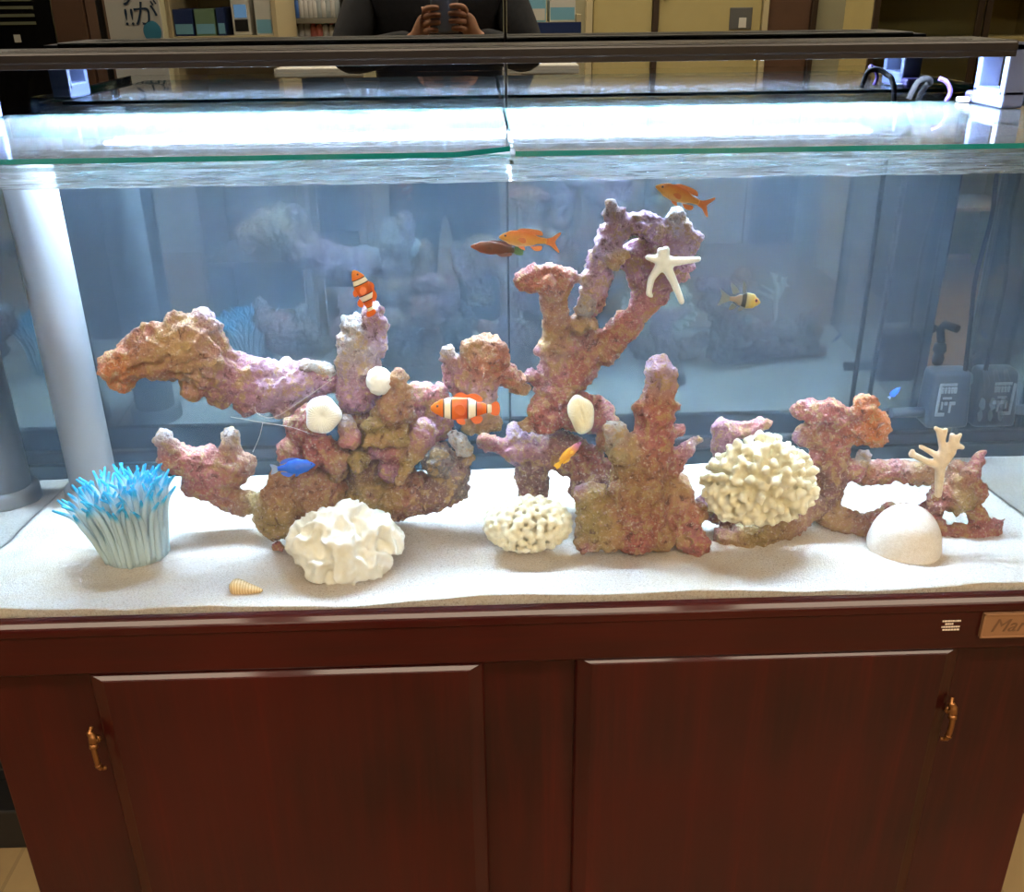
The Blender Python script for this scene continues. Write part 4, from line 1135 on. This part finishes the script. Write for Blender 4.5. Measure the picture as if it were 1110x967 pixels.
def damsel_mats(L):
    b = fish_mat('blue_skin', [(0.0, rgb(36, 90, 210)), (0.5, rgb(30, 108, 232)), (0.88, rgb(26, 90, 220)), (1.0, rgb(20, 60, 160))], L=L, noise_amt=.04)
    return dict(body=b, fin=plain('blue_fin', rgb(28, 96, 220), 0.4), tail=plain('clear_tail', rgb(140, 160, 200), 0.3), iris=plain('blue_iris', rgb(20, 40, 110), 0.3))
damsel = dict(body=.84, t=FT, top=[.012, .075, .14, .17, .145, .07, .05], bot=[-.012, -.07, -.135, -.17, -.14, -.065, -.045], wid=FW, mats=damsel_mats, eye=(.42, .025, .018),
    fins=[('dorsal_fin', [(.24, .12), (.1, .195), (-.1, .205), (-.24, .16), (-.26, .09), (0, .14)], 'fin', 0, 0), ('tail_fin', [(-.32, .05), (-.42, .10), (-.5, .11), (-.46, 0), (-.5, -.11), (-.42, -.10), (-.32, -.05)], 'tail', 0, 0),
          ('anal_fin', [(.02, -.14), (-.1, -.205), (-.24, -.15), (-.26, -.08)], 'fin', 0, 0), ('pelvic_fin', [(.16, -.14), (.1, -.2), (.04, -.21), (.06, -.15)], 'fin', -.02, 0), ('pectoral_fin', [(.2, -.02), (.14, .03), (.06, -.01), (.1, -.06)], 'fin', -.06, .3), ('pectoral_fin', [(.2, -.02), (.14, .03), (.06, -.01), (.1, -.06)], 'fin', .06, -.3)])
fish('damselfish', 'bright blue damselfish swimming right in front of the left heap', 'fish', (342, 504), (293, 509), .13, damsel, group='blue damselfish')
fish('damselfish', 'tiny bright blue fish right of the orange crowned rock, far back in the tank', 'fish', (976, 420), (963, 432), .40, damsel, group='blue damselfish')
def gramma_mats(L):
    b = fish_mat('yellow_skin', [(0.0, rgb(190, 100, 160)), (0.16, rgb(206, 118, 140)), (0.36, rgb(240, 166, 44)), (1.0, rgb(248, 188, 30))], L=L)
    return dict(body=b, fin=plain('yellow_fin', rgb(246, 184, 40), 0.4), tail=plain('yellow_tail', rgb(250, 196, 60), 0.4))
fish('gramma', 'small slender yellow fish with a purple head slanting up below the oval coral', 'fish', (630, 479), (602, 507), .17,
     dict(body=.84, t=FT, top=[.012, .06, .10, .11, .09, .055, .045], bot=[-.012, -.055, -.095, -.105, -.085, -.05, -.04], wid=FW, mats=gramma_mats, eye=(.42, .025, .02),
          fins=[('dorsal_fin', [(.22, .09), (.1, .13), (-.1, .13), (-.26, .09), (-.24, .05), (0, .09)], 'fin', 0, 0), ('tail_fin', [(-.32, .045), (-.42, .075), (-.5, .06), (-.48, 0), (-.5, -.06), (-.42, -.075), (-.32, -.045)], 'tail', 0, 0),
                ('anal_fin', [(.0, -.09), (-.1, -.13), (-.26, -.09), (-.24, -.05)], 'fin', 0, 0), ('pectoral_fin', [(.2, -.02), (.14, .02), (.08, -.02), (.13, -.05)], 'tail', -.06, .3), ('pectoral_fin', [(.2, -.02), (.14, .02), (.08, -.02), (.13, -.05)], 'tail', .06, -.3)]), updir=Vector((-1, 0, 1)))
def card_mats(L):
    b = fish_mat('cardinal_skin', [(0.0, rgb(196, 160, 60)), (0.22, rgb(190, 164, 80)), (0.34, rgb(160, 150, 104)), (0.36, rgb(44, 46, 44)), (0.44, rgb(44, 46, 44)), (0.46, rgb(140, 130, 116)), (0.7, rgb(156, 132, 116)), (1.0, rgb(140, 140, 136))], L=L)
    return dict(body=b, fin=plain('dusky_fin', rgb(96, 104, 104), 0.4), tail=plain('pale_fin', rgb(116, 126, 130), 0.4), iris=plain('red_iris', rgb(190, 60, 40), 0.3))
fish('cardinalfish', 'yellow faced cardinalfish with a dark middle band right of the tree rock', 'fish', (824, 328), (779, 322), .20,
     dict(body=.74, t=FT, top=[.02, .10, .18, .19, .13, .06, .05], bot=[-.02, -.09, -.16, -.18, -.13, -.06, -.05], wid=[.014, .05, .075, .075, .05, .025, .016], mats=card_mats, eye=(.38, .03, .045),
          fins=[('dorsal_fin', [(.14, .17), (.10, .36), (.03, .44), (.02, .30), (.06, .17)], 'fin', 0, 0), ('dorsal_fin', [(-.02, .17), (-.14, .30), (-.26, .36), (-.24, .24), (-.16, .11)], 'tail', 0, 0),
                ('tail_fin', [(-.22, .05), (-.36, .12), (-.5, .20), (-.42, 0), (-.5, -.20), (-.36, -.12), (-.22, -.05)], 'tail', 0, 0), ('anal_fin', [(-.02, -.16), (-.12, -.24), (-.22, -.26), (-.16, -.10)], 'fin', 0, 0),
                ('pelvic_fin', [(.14, -.15), (.08, -.24), (.0, -.25), (.04, -.16)], 'fin', -.03, 0), ('pelvic_fin', [(.14, -.15), (.08, -.24), (.0, -.25), (.04, -.16)], 'fin', .03, 0)]))
# ================================================================== the shop seen in the mirror
BK_D = 2 * YM + CAM_D - Y0               # path length to the wall behind the camera
M['trim'] = plain('dark_door_trim', rgb(62, 46, 32), 0.5)
M['brown'] = wall_mat('brown_panel', rgb(92, 64, 46), rgb(104, 74, 54))
M['tan'] = wall_mat('tan_door', rgb(188, 172, 116), rgb(198, 182, 126))
M['metalgrey'] = plain('grey_metal', rgb(120, 120, 118), 0.4, 0.4)
def wx(px_, d=BK_D): return ray(px_, 30).x * d
E0 = Y0 + 0.001
d1 = struct(obj('door_1', bx((wx(642), E0, 0), (wx(705), E0 + 0.04, 2.1), 0.003), M['tan']))
d2 = struct(obj('door_2', bx((wx(712), E0, 0), (wx(822), E0 + 0.04, 2.1), 0.003), M['tan']))
obj('door_handle', tb([(wx(717), E0 + 0.041, CAM_Z - 0.02), (wx(717), E0 + 0.07, CAM_Z - 0.02), (wx(721), E0 + 0.07, CAM_Z + 0.05), (wx(721), E0 + 0.041, CAM_Z + 0.05)], 0.008, 8), M['brass'], d2)
for i, (a, b) in enumerate(((634, 641), (705.5, 711.5), (823, 829), (875, 881))):
    struct(obj('trim_%d' % (i + 1), bx((wx(a), E0, 0), (wx(b), E0 + 0.06, 2.15), 0.003), M['trim'] if i in (1, 3) else M['cream']))
struct(obj('door_3', bx((wx(829.5), E0, 0), (wx(874.5), E0 + 0.04, 2.1), 0.003), M['brown']))
t = thing('wall_switch', (wx(800), E0 + 0.05, CAM_Z - 0.11), 'dark square switch plate on the tan shop door', 'switch')
zz = CAM_Z + ray(800, 20).z * BK_D
obj('switch_plate', bx((wx(788), E0 + 0.0405, zz - 0.06), (wx(812), E0 + 0.048, zz + 0.06), 0.003), M['metalgrey'], t)
obj('switch_rocker', bx((wx(798), E0 + 0.0485, zz - 0.05), (wx(806), E0 + 0.054, zz + 0.005), 0.002), M['white'], t)

def shelf_unit(name, label, x0, x1, d, depth, zs, ztop, m):
    y1 = 2 * YM + CAM_D - d
    t = thing(name, ((x0 + x1) / 2, y1 - depth / 2, 0), label, 'shelf')
    for x in (x0, x1 - 0.02):
        obj('side_panel', bx((x, y1 - depth, 0), (x + 0.02, y1, ztop), 0.002), m, t)
    obj('back_panel', bx((x0 + 0.0205, y1 - depth, 0.05), (x1 - 0.0205, y1 - depth + 0.012, ztop), 0.002), m, t)
    for z in zs:
        obj('shelf_board', bx((x0 + 0.0205, y1 - depth + 0.0125, z - 0.022), (x1 - 0.0205, y1 - 0.002, z), 0.002), m, t)
    return t, y1
# bottle shelf
D1 = 4.8
xa, xb = ray(302, 20).x * D1, ray(378, 20).x * D1
z1 = CAM_Z + ray(330, 20).z * D1
z2 = CAM_Z + ray(330, 40).z * D1
M['shelfgrey'] = plain('grey_shelf', rgb(128, 124, 112), 0.5)
t, ys = shelf_unit('bottle_shelf', 'tall grey shop shelf holding rows of small bottles', xa, xb, D1, 0.34, (0.35, 0.75, z2 - 0.01, z1, z1 + 0.3), z1 + 0.5, M['shelfgrey'])
capc = [plain('cap_%s' % n, c, 0.4) for n, c in (('blue', rgb(40, 80, 170)), ('black', rgb(24, 24, 28)), ('red', rgb(190, 50, 40)), ('green', rgb(40, 130, 70)))]
bodyc = [plain('bottle_%s' % n, c, 0.35) for n, c in (('white', rgb(228, 226, 222)), ('blue', rgb(70, 120, 200)), ('pink', rgb(220, 130, 120)), ('clear', rgb(190, 200, 205)))]
random.seed(4)
capn, bodn = ['blue', 'black', 'red', 'green'], ['white', 'blue', 'pink', 'pale']
for row, (zr, n) in enumerate(((z1, 11), (z2 - 0.01, 8))):
    for i in range(n):
        x = xa + 0.045 + (xb - xa - 0.09) * (i + 0.5) / n
        ci, bi = random.randrange(4), random.choice((0, 0, 0, 1, 2, 3))
        h = random.uniform(0.09, 0.115) if row == 0 else random.uniform(0.07, 0.09)
        order_ = ['first', 'second', 'third', 'fourth', 'fifth', 'sixth', 'seventh', 'eighth', 'ninth', 'tenth', 'eleventh'][i]
        t = thing('bottle', (x, ys - 0.06, zr + 0.0005), '%s bottle with a %s cap, %s from the left on the %s bottle row' % (bodn[bi], capn[ci], order_, ('upper', 'lower')[row]), 'bottle', 'small bottles on the grey shelf')
        bm = bmesh.new()
        lathe(bm, [(0.012, 0), (0.0145, 0.003), (0.0145, h * .62), (0.011, h * .72), (0.007, h * .78), (0.007, h * .82)], (x, ys - 0.06, zr + 0.0005), 14)
        obj('bottle_body', done(bm), bodyc[bi], t)
        bm = bmesh.new()
        lathe(bm, [(0.0085, h * .8), (0.0095, h * .82), (0.0095, h * .97), (0.008, h)], (x, ys - 0.06, zr + 0.0008), 12)
        obj('bottle_cap', done(bm), capc[ci], t)
# cream counter shelf with a blue edge, boxes and a card reader
D2 = 4.3
xa2, xb2 = ray(180, 20).x * D2, ray(300, 20).x * D2
zc2 = CAM_Z + ray(240, 39).z * D2
t, y2 = shelf_unit('display_counter', 'cream display counter with boxes, left of the bottle shelf', xa2, xb2, D2, 0.45, (0.4, zc2, zc2 + 0.34), zc2 + 0.45, M['cream'])
M['navy'] = plain('navy_strip', rgb(34, 54, 104), 0.5)
M['sage'] = plain('sage_green_card', rgb(120, 150, 120), 0.6)
M['paleblue'] = plain('pale_blue_card', rgb(130, 190, 215), 0.6)
def boxes(specs, d, z, yb, group):
    for i, (pa, pb, h, m, lab) in enumerate(specs):
        x0, x1 = ray(pa, 25).x * d, ray(pb, 25).x * d
        t = thing('carton', ((x0 + x1) / 2, yb - 0.1, z), lab, 'box', group)
        obj('carton_body', bx((x0, yb - 0.2, z + 0.0005), (x1, yb - 0.02, z + h), 0.002), m, t)
        obj('carton_flap', bx((x0 + 0.002, yb - 0.198, z + h + 0.0003), (x1 - 0.002, yb - 0.11, z + h + 0.002)), m, t)
        obj('carton_label', bx((x0 + 0.004, yb - 0.0198, z + 0.008), (x1 - 0.004, yb - 0.0185, z + h * .45)), M['paleblue'] if m is not M['paleblue'] else M['white'], t)
boxes([(187, 208, .10, M['navy'], 'navy blue box at the left end of the display counter'), (210, 232, .10, M['sage'], 'sage green box beside the navy box on the counter'), (234, 243, .105, M['navy'], 'narrow navy box between green box and card reader'), (276, 294, .13, M['white'], 'white box at the right end of the display counter')], D2, zc2, y2, 'boxes on the display counter')
x0, x1 = ray(250, 25).x * D2, ray(270, 25).x * D2
t = thing('card_reader', ((x0 + x1) / 2, y2 - 0.06, zc2), 'white card reader with a small lit blue screen on the display counter', 'card reader')
obj('case', bx((x0, y2 - 0.12, zc2 + 0.0005), (x1, y2 - 0.03, zc2 + 0.14), 0.006), M['white'], t)
obj('keypad', bx((x0 + 0.01, y2 - 0.0298, zc2 + 0.015), (x1 - 0.01, y2 - 0.027, zc2 + 0.06), 0.001), M['black'], t)
obj('screen', bx((x0 + 0.012, y2 - 0.0298, zc2 + 0.066), (x1 - 0.012, y2 - 0.0275, zc2 + 0.115), 0.001), emit('screen_glow', (0.35, 0.65, 1, 1), 0.9), t)
# right display shelf behind the person
D3 = 4.6
xa3, xb3 = ray(560, 20).x * D3, ray(630, 20).x * D3
z3 = CAM_Z + ray(600, 24).z * D3
t, y3 = shelf_unit('display_shelf', 'low cream shelf with a navy edge strip, right of the person', xa3, xb3, D3, 0.35, (0.4, 0.8, z3), z3 + 0.03, M['cream'])
obj('edge_strip', bx((xa3, y3 + 0.0005, z3 - 0.045), (xb3, y3 + 0.006, z3), 0.001), M['navy'], t)
boxes([(570, 592, .12, M['paleblue'], 'pale blue box on the low shelf behind the person'), (596, 624, .13, M['white'], 'white box on the low shelf, nearest the tan doors')], D3, z3, y3, 'boxes on the low shelf')
# glazed cabinet at the right
D4 = 5.2
M['showglass'] = clear_glass('showcase_glass', (0.93, 0.95, 0.93, 1), 1.4)
xa4, xb4 = ray(945, 20).x * D4, ray(1150, 20).x * D4
t, y4 = shelf_unit('showcase', 'dark framed glass showcase with pale goods at the far right of the shop', xa4, xb4, D4, 0.4, (0.4, 0.9, 1.25, 1.55), 1.95, M['tan'])
for px_ in (945, 1057, 1066, 1148):
    x = ray(px_, 20).x * D4
    obj('door_stile', bx((x, y4 + 0.001, 0.02), (x + 0.03, y4 + 0.02, 1.95), 0.002), M['trim'], t)
obj('glass_door', bx((xa4 + 0.035, y4 + 0.004, 0.05), (ray(1056, 20).x * D4, y4 + 0.009, 1.93)), M['showglass'], t)
for i in range(5):
    x = xa4 + 0.16 + i * 0.11
    t = thing('jar', (x, y4 - 0.12, 1.5505), 'white jar standing %s from the left inside the glass showcase' % ['first', 'second', 'third', 'fourth', 'fifth'][i], 'jar', 'white jars in the showcase')
    bm = bmesh.new(); lathe(bm, [(0.03, 0), (0.034, 0.004), (0.034, 0.075), (0.028, 0.085)], (x, y4 - 0.12, 1.5505), 16); obj('jar_body', done(bm), M['white'], t)
    bm = bmesh.new(); lathe(bm, [(0.03, 0.0855), (0.031, 0.088), (0.031, 0.10), (0.028, 0.103)], (x, y4 - 0.12, 1.5505), 16); obj('jar_lid', done(bm), M['cream'], t)
# banner read from behind: the mirror turns it the right way round
D5 = 3.5
xa5, xb5 = ray(120, 40).x * D5, ray(178, 40).x * D5
y5 = 2 * YM + CAM_D - D5
zb5 = CAM_Z + ray(150, 44).z * D5
t = thing('shop_banner', ((xa5 + xb5) / 2, y5, 0), 'white standing shop banner with large dark blue Japanese characters', 'banner')
obj('cloth', bx((xa5, y5, zb5 - 0.28), (xb5, y5 + 0.004, zb5 + 0.95)), M['white'], t)
obj('pole', tb([(xa5 - 0.02, y5, 0.03), (xa5 - 0.02, y5, zb5 + 1.0), (xb5, y5, zb5 + 1.0)], 0.011, 10), M['black'], t)
bm = bmesh.new(); lathe(bm, [(0.15, 0.001), (0.15, 0.02), (0.02, 0.035)], (xa5 - 0.02, y5, 0), 24)
obj('base', done(bm), M['black'], t)
M['ink'] = plain('navy_ink', rgb(36, 58, 84), 0.6)
M['inkblue'] = plain('blue_ink', rgb(70, 150, 180), 0.6)
kx = D5 * 0.0009
# lettering printed on the cloth; the banner is read from its back and the mirror turns it round
def glyph(ch, px_, py_, size, m):
    p = ray(px_, py_) * D5
    c = text_mesh(ch, size, (0, 0, 0), (0, 0, 0), 0.0004, 0, 'CENTER')
    c.transform(Matrix.Translation((p.x, y5 + 0.0052, CAM_Z + p.z)) @ Matrix.Rotation(PI / 2, 4, 'X'))
    obj('lettering', c, m, t)
glyph('す', 139, 4, 0.075, M['ink']); glyph('!!', 142, 27, 0.07, M['ink']); glyph('が', 160, 26, 0.085, M['ink'])
dp = bmesh.new()
p = ray(166, 36) * D5
bmesh.ops.create_uvsphere(dp, u_segments=18, v_segments=12, radius=0.03, matrix=Matrix.Translation((p.x, y5 + 0.005, CAM_Z + p.z + 0.005)) @ Matrix.Diagonal((1, .05, 1.1, 1)))
obj('printed_drop', done(dp), M['inkblue'], t)
# brown screen and dark cooler at the far left
D6 = 3.9
y6 = 2 * YM + CAM_D - D6
t = thing('partition_screen', (ray(90, 20).x * D6, y6, 0), 'brown wooden partition screen left of the shop banner', 'screen')
obj('screen_panel', bx((ray(58, 20).x * D6, y6 - 0.03, 0), (ray(92, 20).x * D6, y6, 2.1), 0.003), M['brown'], t)
obj('screen_panel', bx((ray(93, 20).x * D6, y6 - 0.05, 0), (ray(121, 20).x * D6, y6 - 0.012, 2.1), 0.003), wall_mat('brown_panel_pale', rgb(110, 82, 66), rgb(120, 92, 74)), t)
t = thing('cooler_cabinet', (ray(0, 20).x * D6, y6 - 0.3, 0), 'tall black cabinet with lit louvres at the far left of the shop', 'cabinet')
cx0, cx1 = ray(-140, 20).x * D6, ray(57, 20).x * D6
obj('case', bx((cx0, y6 - 0.5, 0), (cx1 - 0.004, y6 - 0.002, 2.0), 0.006), M['blackgloss'], t)
bm = bmesh.new()
for k in range(8):
    z = CAM_Z + ray(10, 27).z * D6 + k * 0.026
    box(bm, (ray(-10, 20).x * D6, y6 - 0.0015, z), (ray(38, 20).x * D6, y6 + 0.004, z + 0.010))
obj('louvre', done(bm), plain('pale_louvre', rgb(120, 122, 98), 0.5), t)
z = CAM_Z + ray(14, 46).z * D6
obj('badge', bx((ray(11, 20).x * D6, y6 - 0.0015, z), (ray(18, 20).x * D6, y6 + 0.002, z + 0.026)), M['white'], t)
# white tables under the mirror image of the shelves
for i, (pa, pb) in enumerate(((296, 392), (520, 628))):
    d = 3.75
    x0, x1 = ray(pa, 70).x * d, ray(pb, 70).x * d
    yt = 2 * YM + CAM_D - d
    zt = CAM_Z + ray(350, 74).z * d
    t = thing('side_table', ((x0 + x1) / 2, yt, 0), ['white topped low table behind the left of the person', 'white topped low table behind the right of the person'][i], 'table', 'white shop tables')
    obj('table_top', bx((x0, yt - 0.35, zt - 0.03), (x1, yt, zt), 0.004), M['white'], t)
    for x in (x0 + 0.03, x1 - 0.06):
        for y in (yt - 0.32, yt - 0.06):
            obj('leg', bx((x, y, 0), (x + 0.03, y + 0.03, zt - 0.0305), 0.002), M['cream'], t)

# ------------------------------------------------------------------ the person taking the photo
q = Mat('skin')
q.pbsdf(Base_Color=rgb(206, 150, 118), Roughness=0.5, Subsurface_Weight=0.1, Subsurface_Radius=(0.01, 0.004, 0.002))
M['skin'] = q.m
M['jacket'] = speckled('black_jacket', rgb(30, 30, 34), rgb(42, 42, 46), 80, 0.8)
M['trousers'] = speckled('dark_trousers', rgb(26, 28, 38), rgb(36, 38, 48), 80, 0.85)
M['hair'] = speckled('dark_hair', rgb(20, 16, 14), rgb(34, 28, 24), 200, 0.6)
PXC = -0.125
HS = 1.07
pb = Vector((PXC, -1.30, 0))
ph_x0, ph_x1 = ray(467, 20).x * 2.97, ray(497, 20).x * 2.97
ph_zb = CAM_Z + ray(482, 36).z * 2.97
pht = thing('phone', ((ph_x0 + ph_x1) / 2, -0.963, ph_zb), 'grey mobile phone held up by the person in the dark jacket', 'phone')
obj('phone_body', bx((ph_x0, -0.968, ph_zb), (ph_x1, -0.960, ph_zb + 0.155), 0.0035), plain('grey_aluminium', rgb(150, 146, 144), 0.35, 0.6), pht)
bm = bmesh.new(); lathe(bm, [(0.006, 0), (0.006, 0.0015), (0.004, 0.0018)], (ph_x1 - 0.014, -0.9598, CAM_Z + 0.005), 18, 'Y')
obj('phone_lens', done(bm), M['blackgloss'], pht)
obj('phone_screen', bx((ph_x0 + 0.003, -0.9688, ph_zb + 0.006), (ph_x1 - 0.003, -0.9682, ph_zb + 0.149)), M['blackgloss'], pht)
def skin_mesh(verts, edges, radii, sub=2, root=0):
    me = bpy.data.meshes.new('sk')
    me.from_pydata([tuple(v) for v in verts], edges, [])
    o = bpy.data.objects.new('tmp', me)
    COL.objects.link(o)
    o.modifiers.new('k', 'SKIN')
    for i, r in enumerate(radii):
        me.skin_vertices[0].data[i].radius = r if isinstance(r, tuple) else (r, r)
        me.skin_vertices[0].data[i].use_root = (i == root)
    sb = o.modifiers.new('s', 'SUBSURF'); sb.levels = sub; sb.render_levels = sub
    bpy.context.view_layer.update()
    res = bpy.data.meshes.new_from_object(o.evaluated_get(bpy.context.evaluated_depsgraph_get()))
    bpy.data.objects.remove(o)
    res.polygons.foreach_set('use_smooth', [True] * len(res.polygons))
    return res
class Sk:
    def __init__(s): s.v, s.e, s.r = [], [], []
    def add(s, p, r, to=None):
        s.v.append(Vector(p)); s.r.append(r)
        if to is not None: s.e.append((to, len(s.v) - 1))
        return len(s.v) - 1
hcz = ph_zb + 0.045
handL, handR = Vector((ph_x1 + 0.012, -0.975, hcz - 0.010)), Vector((ph_x0 - 0.012, -0.975, hcz - 0.014))
def build(body):                         # body True: the whole figure; else the jacket
    s = Sk()
    o = 0.0 if body else 0.012
    c_ = 0.0 if body else 0.055           # the coat hangs wide
    pel = s.add(pb + HS * Vector((0, 0, 0.95)), (0.15 + o + c_, 0.11 + o))
    wai = s.add(pb + HS * Vector((0, 0, 1.10)), (0.145 + o + c_, 0.10 + o), pel)
    che = s.add(pb + HS * Vector((0, 0.01, 1.30)), (0.165 + o + c_, 0.115 + o), wai)
    nek0 = s.add(pb + HS * Vector((0, 0, 1.44)), (0.10 + o + c_, 0.08 + o), che)
    neck = s.add(pb + HS * Vector((0, 0.015, 1.50)), 0.055 + o, nek0)
    if body:
        h0 = s.add(pb + HS * Vector((0, 0.03, 1.56)), (0.06, 0.07), neck)
        h1 = s.add(pb + HS * Vector((0, 0.035, 1.63)), (0.075, 0.09), h0)
        h2 = s.add(pb + HS * Vector((0, 0.02, 1.71)), (0.07, 0.088), h1)
        s.add(pb + HS * Vector((0, 0.015, 1.745)), 0.045, h2)
        s.add(pb + HS * Vector((0, 0.125, 1.62)), 0.012, h1)
        for sg in (-1, 1):
            hip = s.add(pb + HS * Vector((sg * 0.09, 0, 0.88)), 0.095, pel)
            kn = s.add(pb + HS * Vector((sg * 0.105, 0.02, 0.50)), 0.062, hip)
            an_ = s.add(pb + HS * Vector((sg * 0.11, -0.01, 0.10)), 0.042, kn)
            he = s.add(pb + HS * Vector((sg * 0.115, 0.02, 0.05)), 0.042, an_)
            s.add(pb + HS * Vector((sg * 0.125, 0.16, 0.035)), 0.032, he)
    for sg, hand in ((1, handL), (-1, handR)):
        sh = s.add(pb + HS * Vector((sg * 0.185, 0, 1.40)), 0.062 + o, nek0)
        el = s.add(pb + HS * Vector((sg * 0.27, 0.12, 1.20)), 0.046 + o, sh)
        wr = hand + Vector((sg * 0.035, -0.045, -0.055))
        w1 = s.add(wr, (0.027 + o * 1.3), el)
        if body:
            pm = s.add(hand + Vector((sg * 0.012, -0.012, -0.012)), (0.030, 0.017), w1)
            for k in range(4):           # four fingers across the phone's back, bent at the knuckles
                z = 0.030 - k * 0.019
                L = (0.9, 1.0, 0.95, 0.78)[k]
                a = s.add(hand + Vector((sg * 0.004, 0.006, z)), 0.0092, pm)
                b = s.add(hand + Vector((-sg * 0.006, 0.022, z + 0.004)), 0.0086, a)
                c = s.add(hand + Vector((-sg * (0.006 + 0.021 * L), 0.0255, z + 0.005)), 0.0078, b)
                s.add(hand + Vector((-sg * (0.006 + 0.036 * L), 0.0235, z + 0.004)), 0.0066, c)
            a = s.add(hand + Vector((sg * 0.004, -0.016, 0.004)), 0.0105, pm)
            b = s.add(hand + Vector((-sg * 0.014, -0.006 - 0.008, 0.024)), 0.0095, a)
            s.add(hand + Vector((-sg * 0.022, -0.005 - 0.004, 0.042)), 0.008, b)
    return skin_mesh(s.v, s.e, s.r, 2 if body else 2)
pr_obj = obj('person', build(True), M['skin'])
tag(pr_obj, 'person in a dark jacket standing and holding a phone up in both hands', 'person')
obj('jacket', build(False), M['jacket'], pr_obj)
s = Sk()
pel = s.add(pb + HS * Vector((0, 0, 0.99)), (0.155, 0.118))
p2 = s.add(pb + HS * Vector((0, 0, 0.90)), (0.155, 0.118), pel)
for sg in (-1, 1):
    hip = s.add(pb + HS * Vector((sg * 0.092, 0, 0.82)), 0.105, p2)
    kn = s.add(pb + HS * Vector((sg * 0.105, 0.02, 0.50)), 0.076, hip)
    s.add(pb + HS * Vector((sg * 0.11, -0.01, 0.09)), 0.062, kn)
obj('trousers', skin_mesh(s.v, s.e, s.r), M['trousers'], pr_obj)
for sg in (-1, 1):
    s = Sk()
    a = s.add(pb + HS * Vector((sg * 0.113, -0.03, 0.055)), 0.052)
    b = s.add(pb + HS * Vector((sg * 0.118, 0.07, 0.048)), (0.05, 0.045), a)
    s.add(pb + HS * Vector((sg * 0.126, 0.18, 0.040)), (0.042, 0.036), b)
    obj('shoe', skin_mesh(s.v, s.e, s.r), M['black'], pr_obj)
s = Sk()
a = s.add(pb + HS * Vector((0, -0.015, 1.62)), (0.082, 0.075))
b = s.add(pb + HS * Vector((0, -0.005, 1.70)), (0.085, 0.092), a)
s.add(pb + HS * Vector((0, 0.01, 1.75)), (0.07, 0.075), b)
obj('hair', skin_mesh(s.v, s.e, s.r), M['hair'], pr_obj)
for sg in (-1, 1):
    bm = bmesh.new()
    bmesh.ops.create_uvsphere(bm, u_segments=10, v_segments=8, radius=0.013, matrix=Matrix.Translation(pb + HS * Vector((sg * 0.032, 0.108, 1.648))))
    obj('eye', done(bm, True), M['eye_dark'], pr_obj)
bm = bmesh.new()
bmesh.ops.create_uvsphere(bm, u_segments=12, v_segments=8, radius=0.02, matrix=Matrix.Translation(pb + HS * Vector((0, 0.104, 1.585))) @ Matrix.Diagonal((1.1, .35, .3, 1)))
obj('mouth', done(bm, True), plain('lips', rgb(170, 96, 86), 0.5), pr_obj)
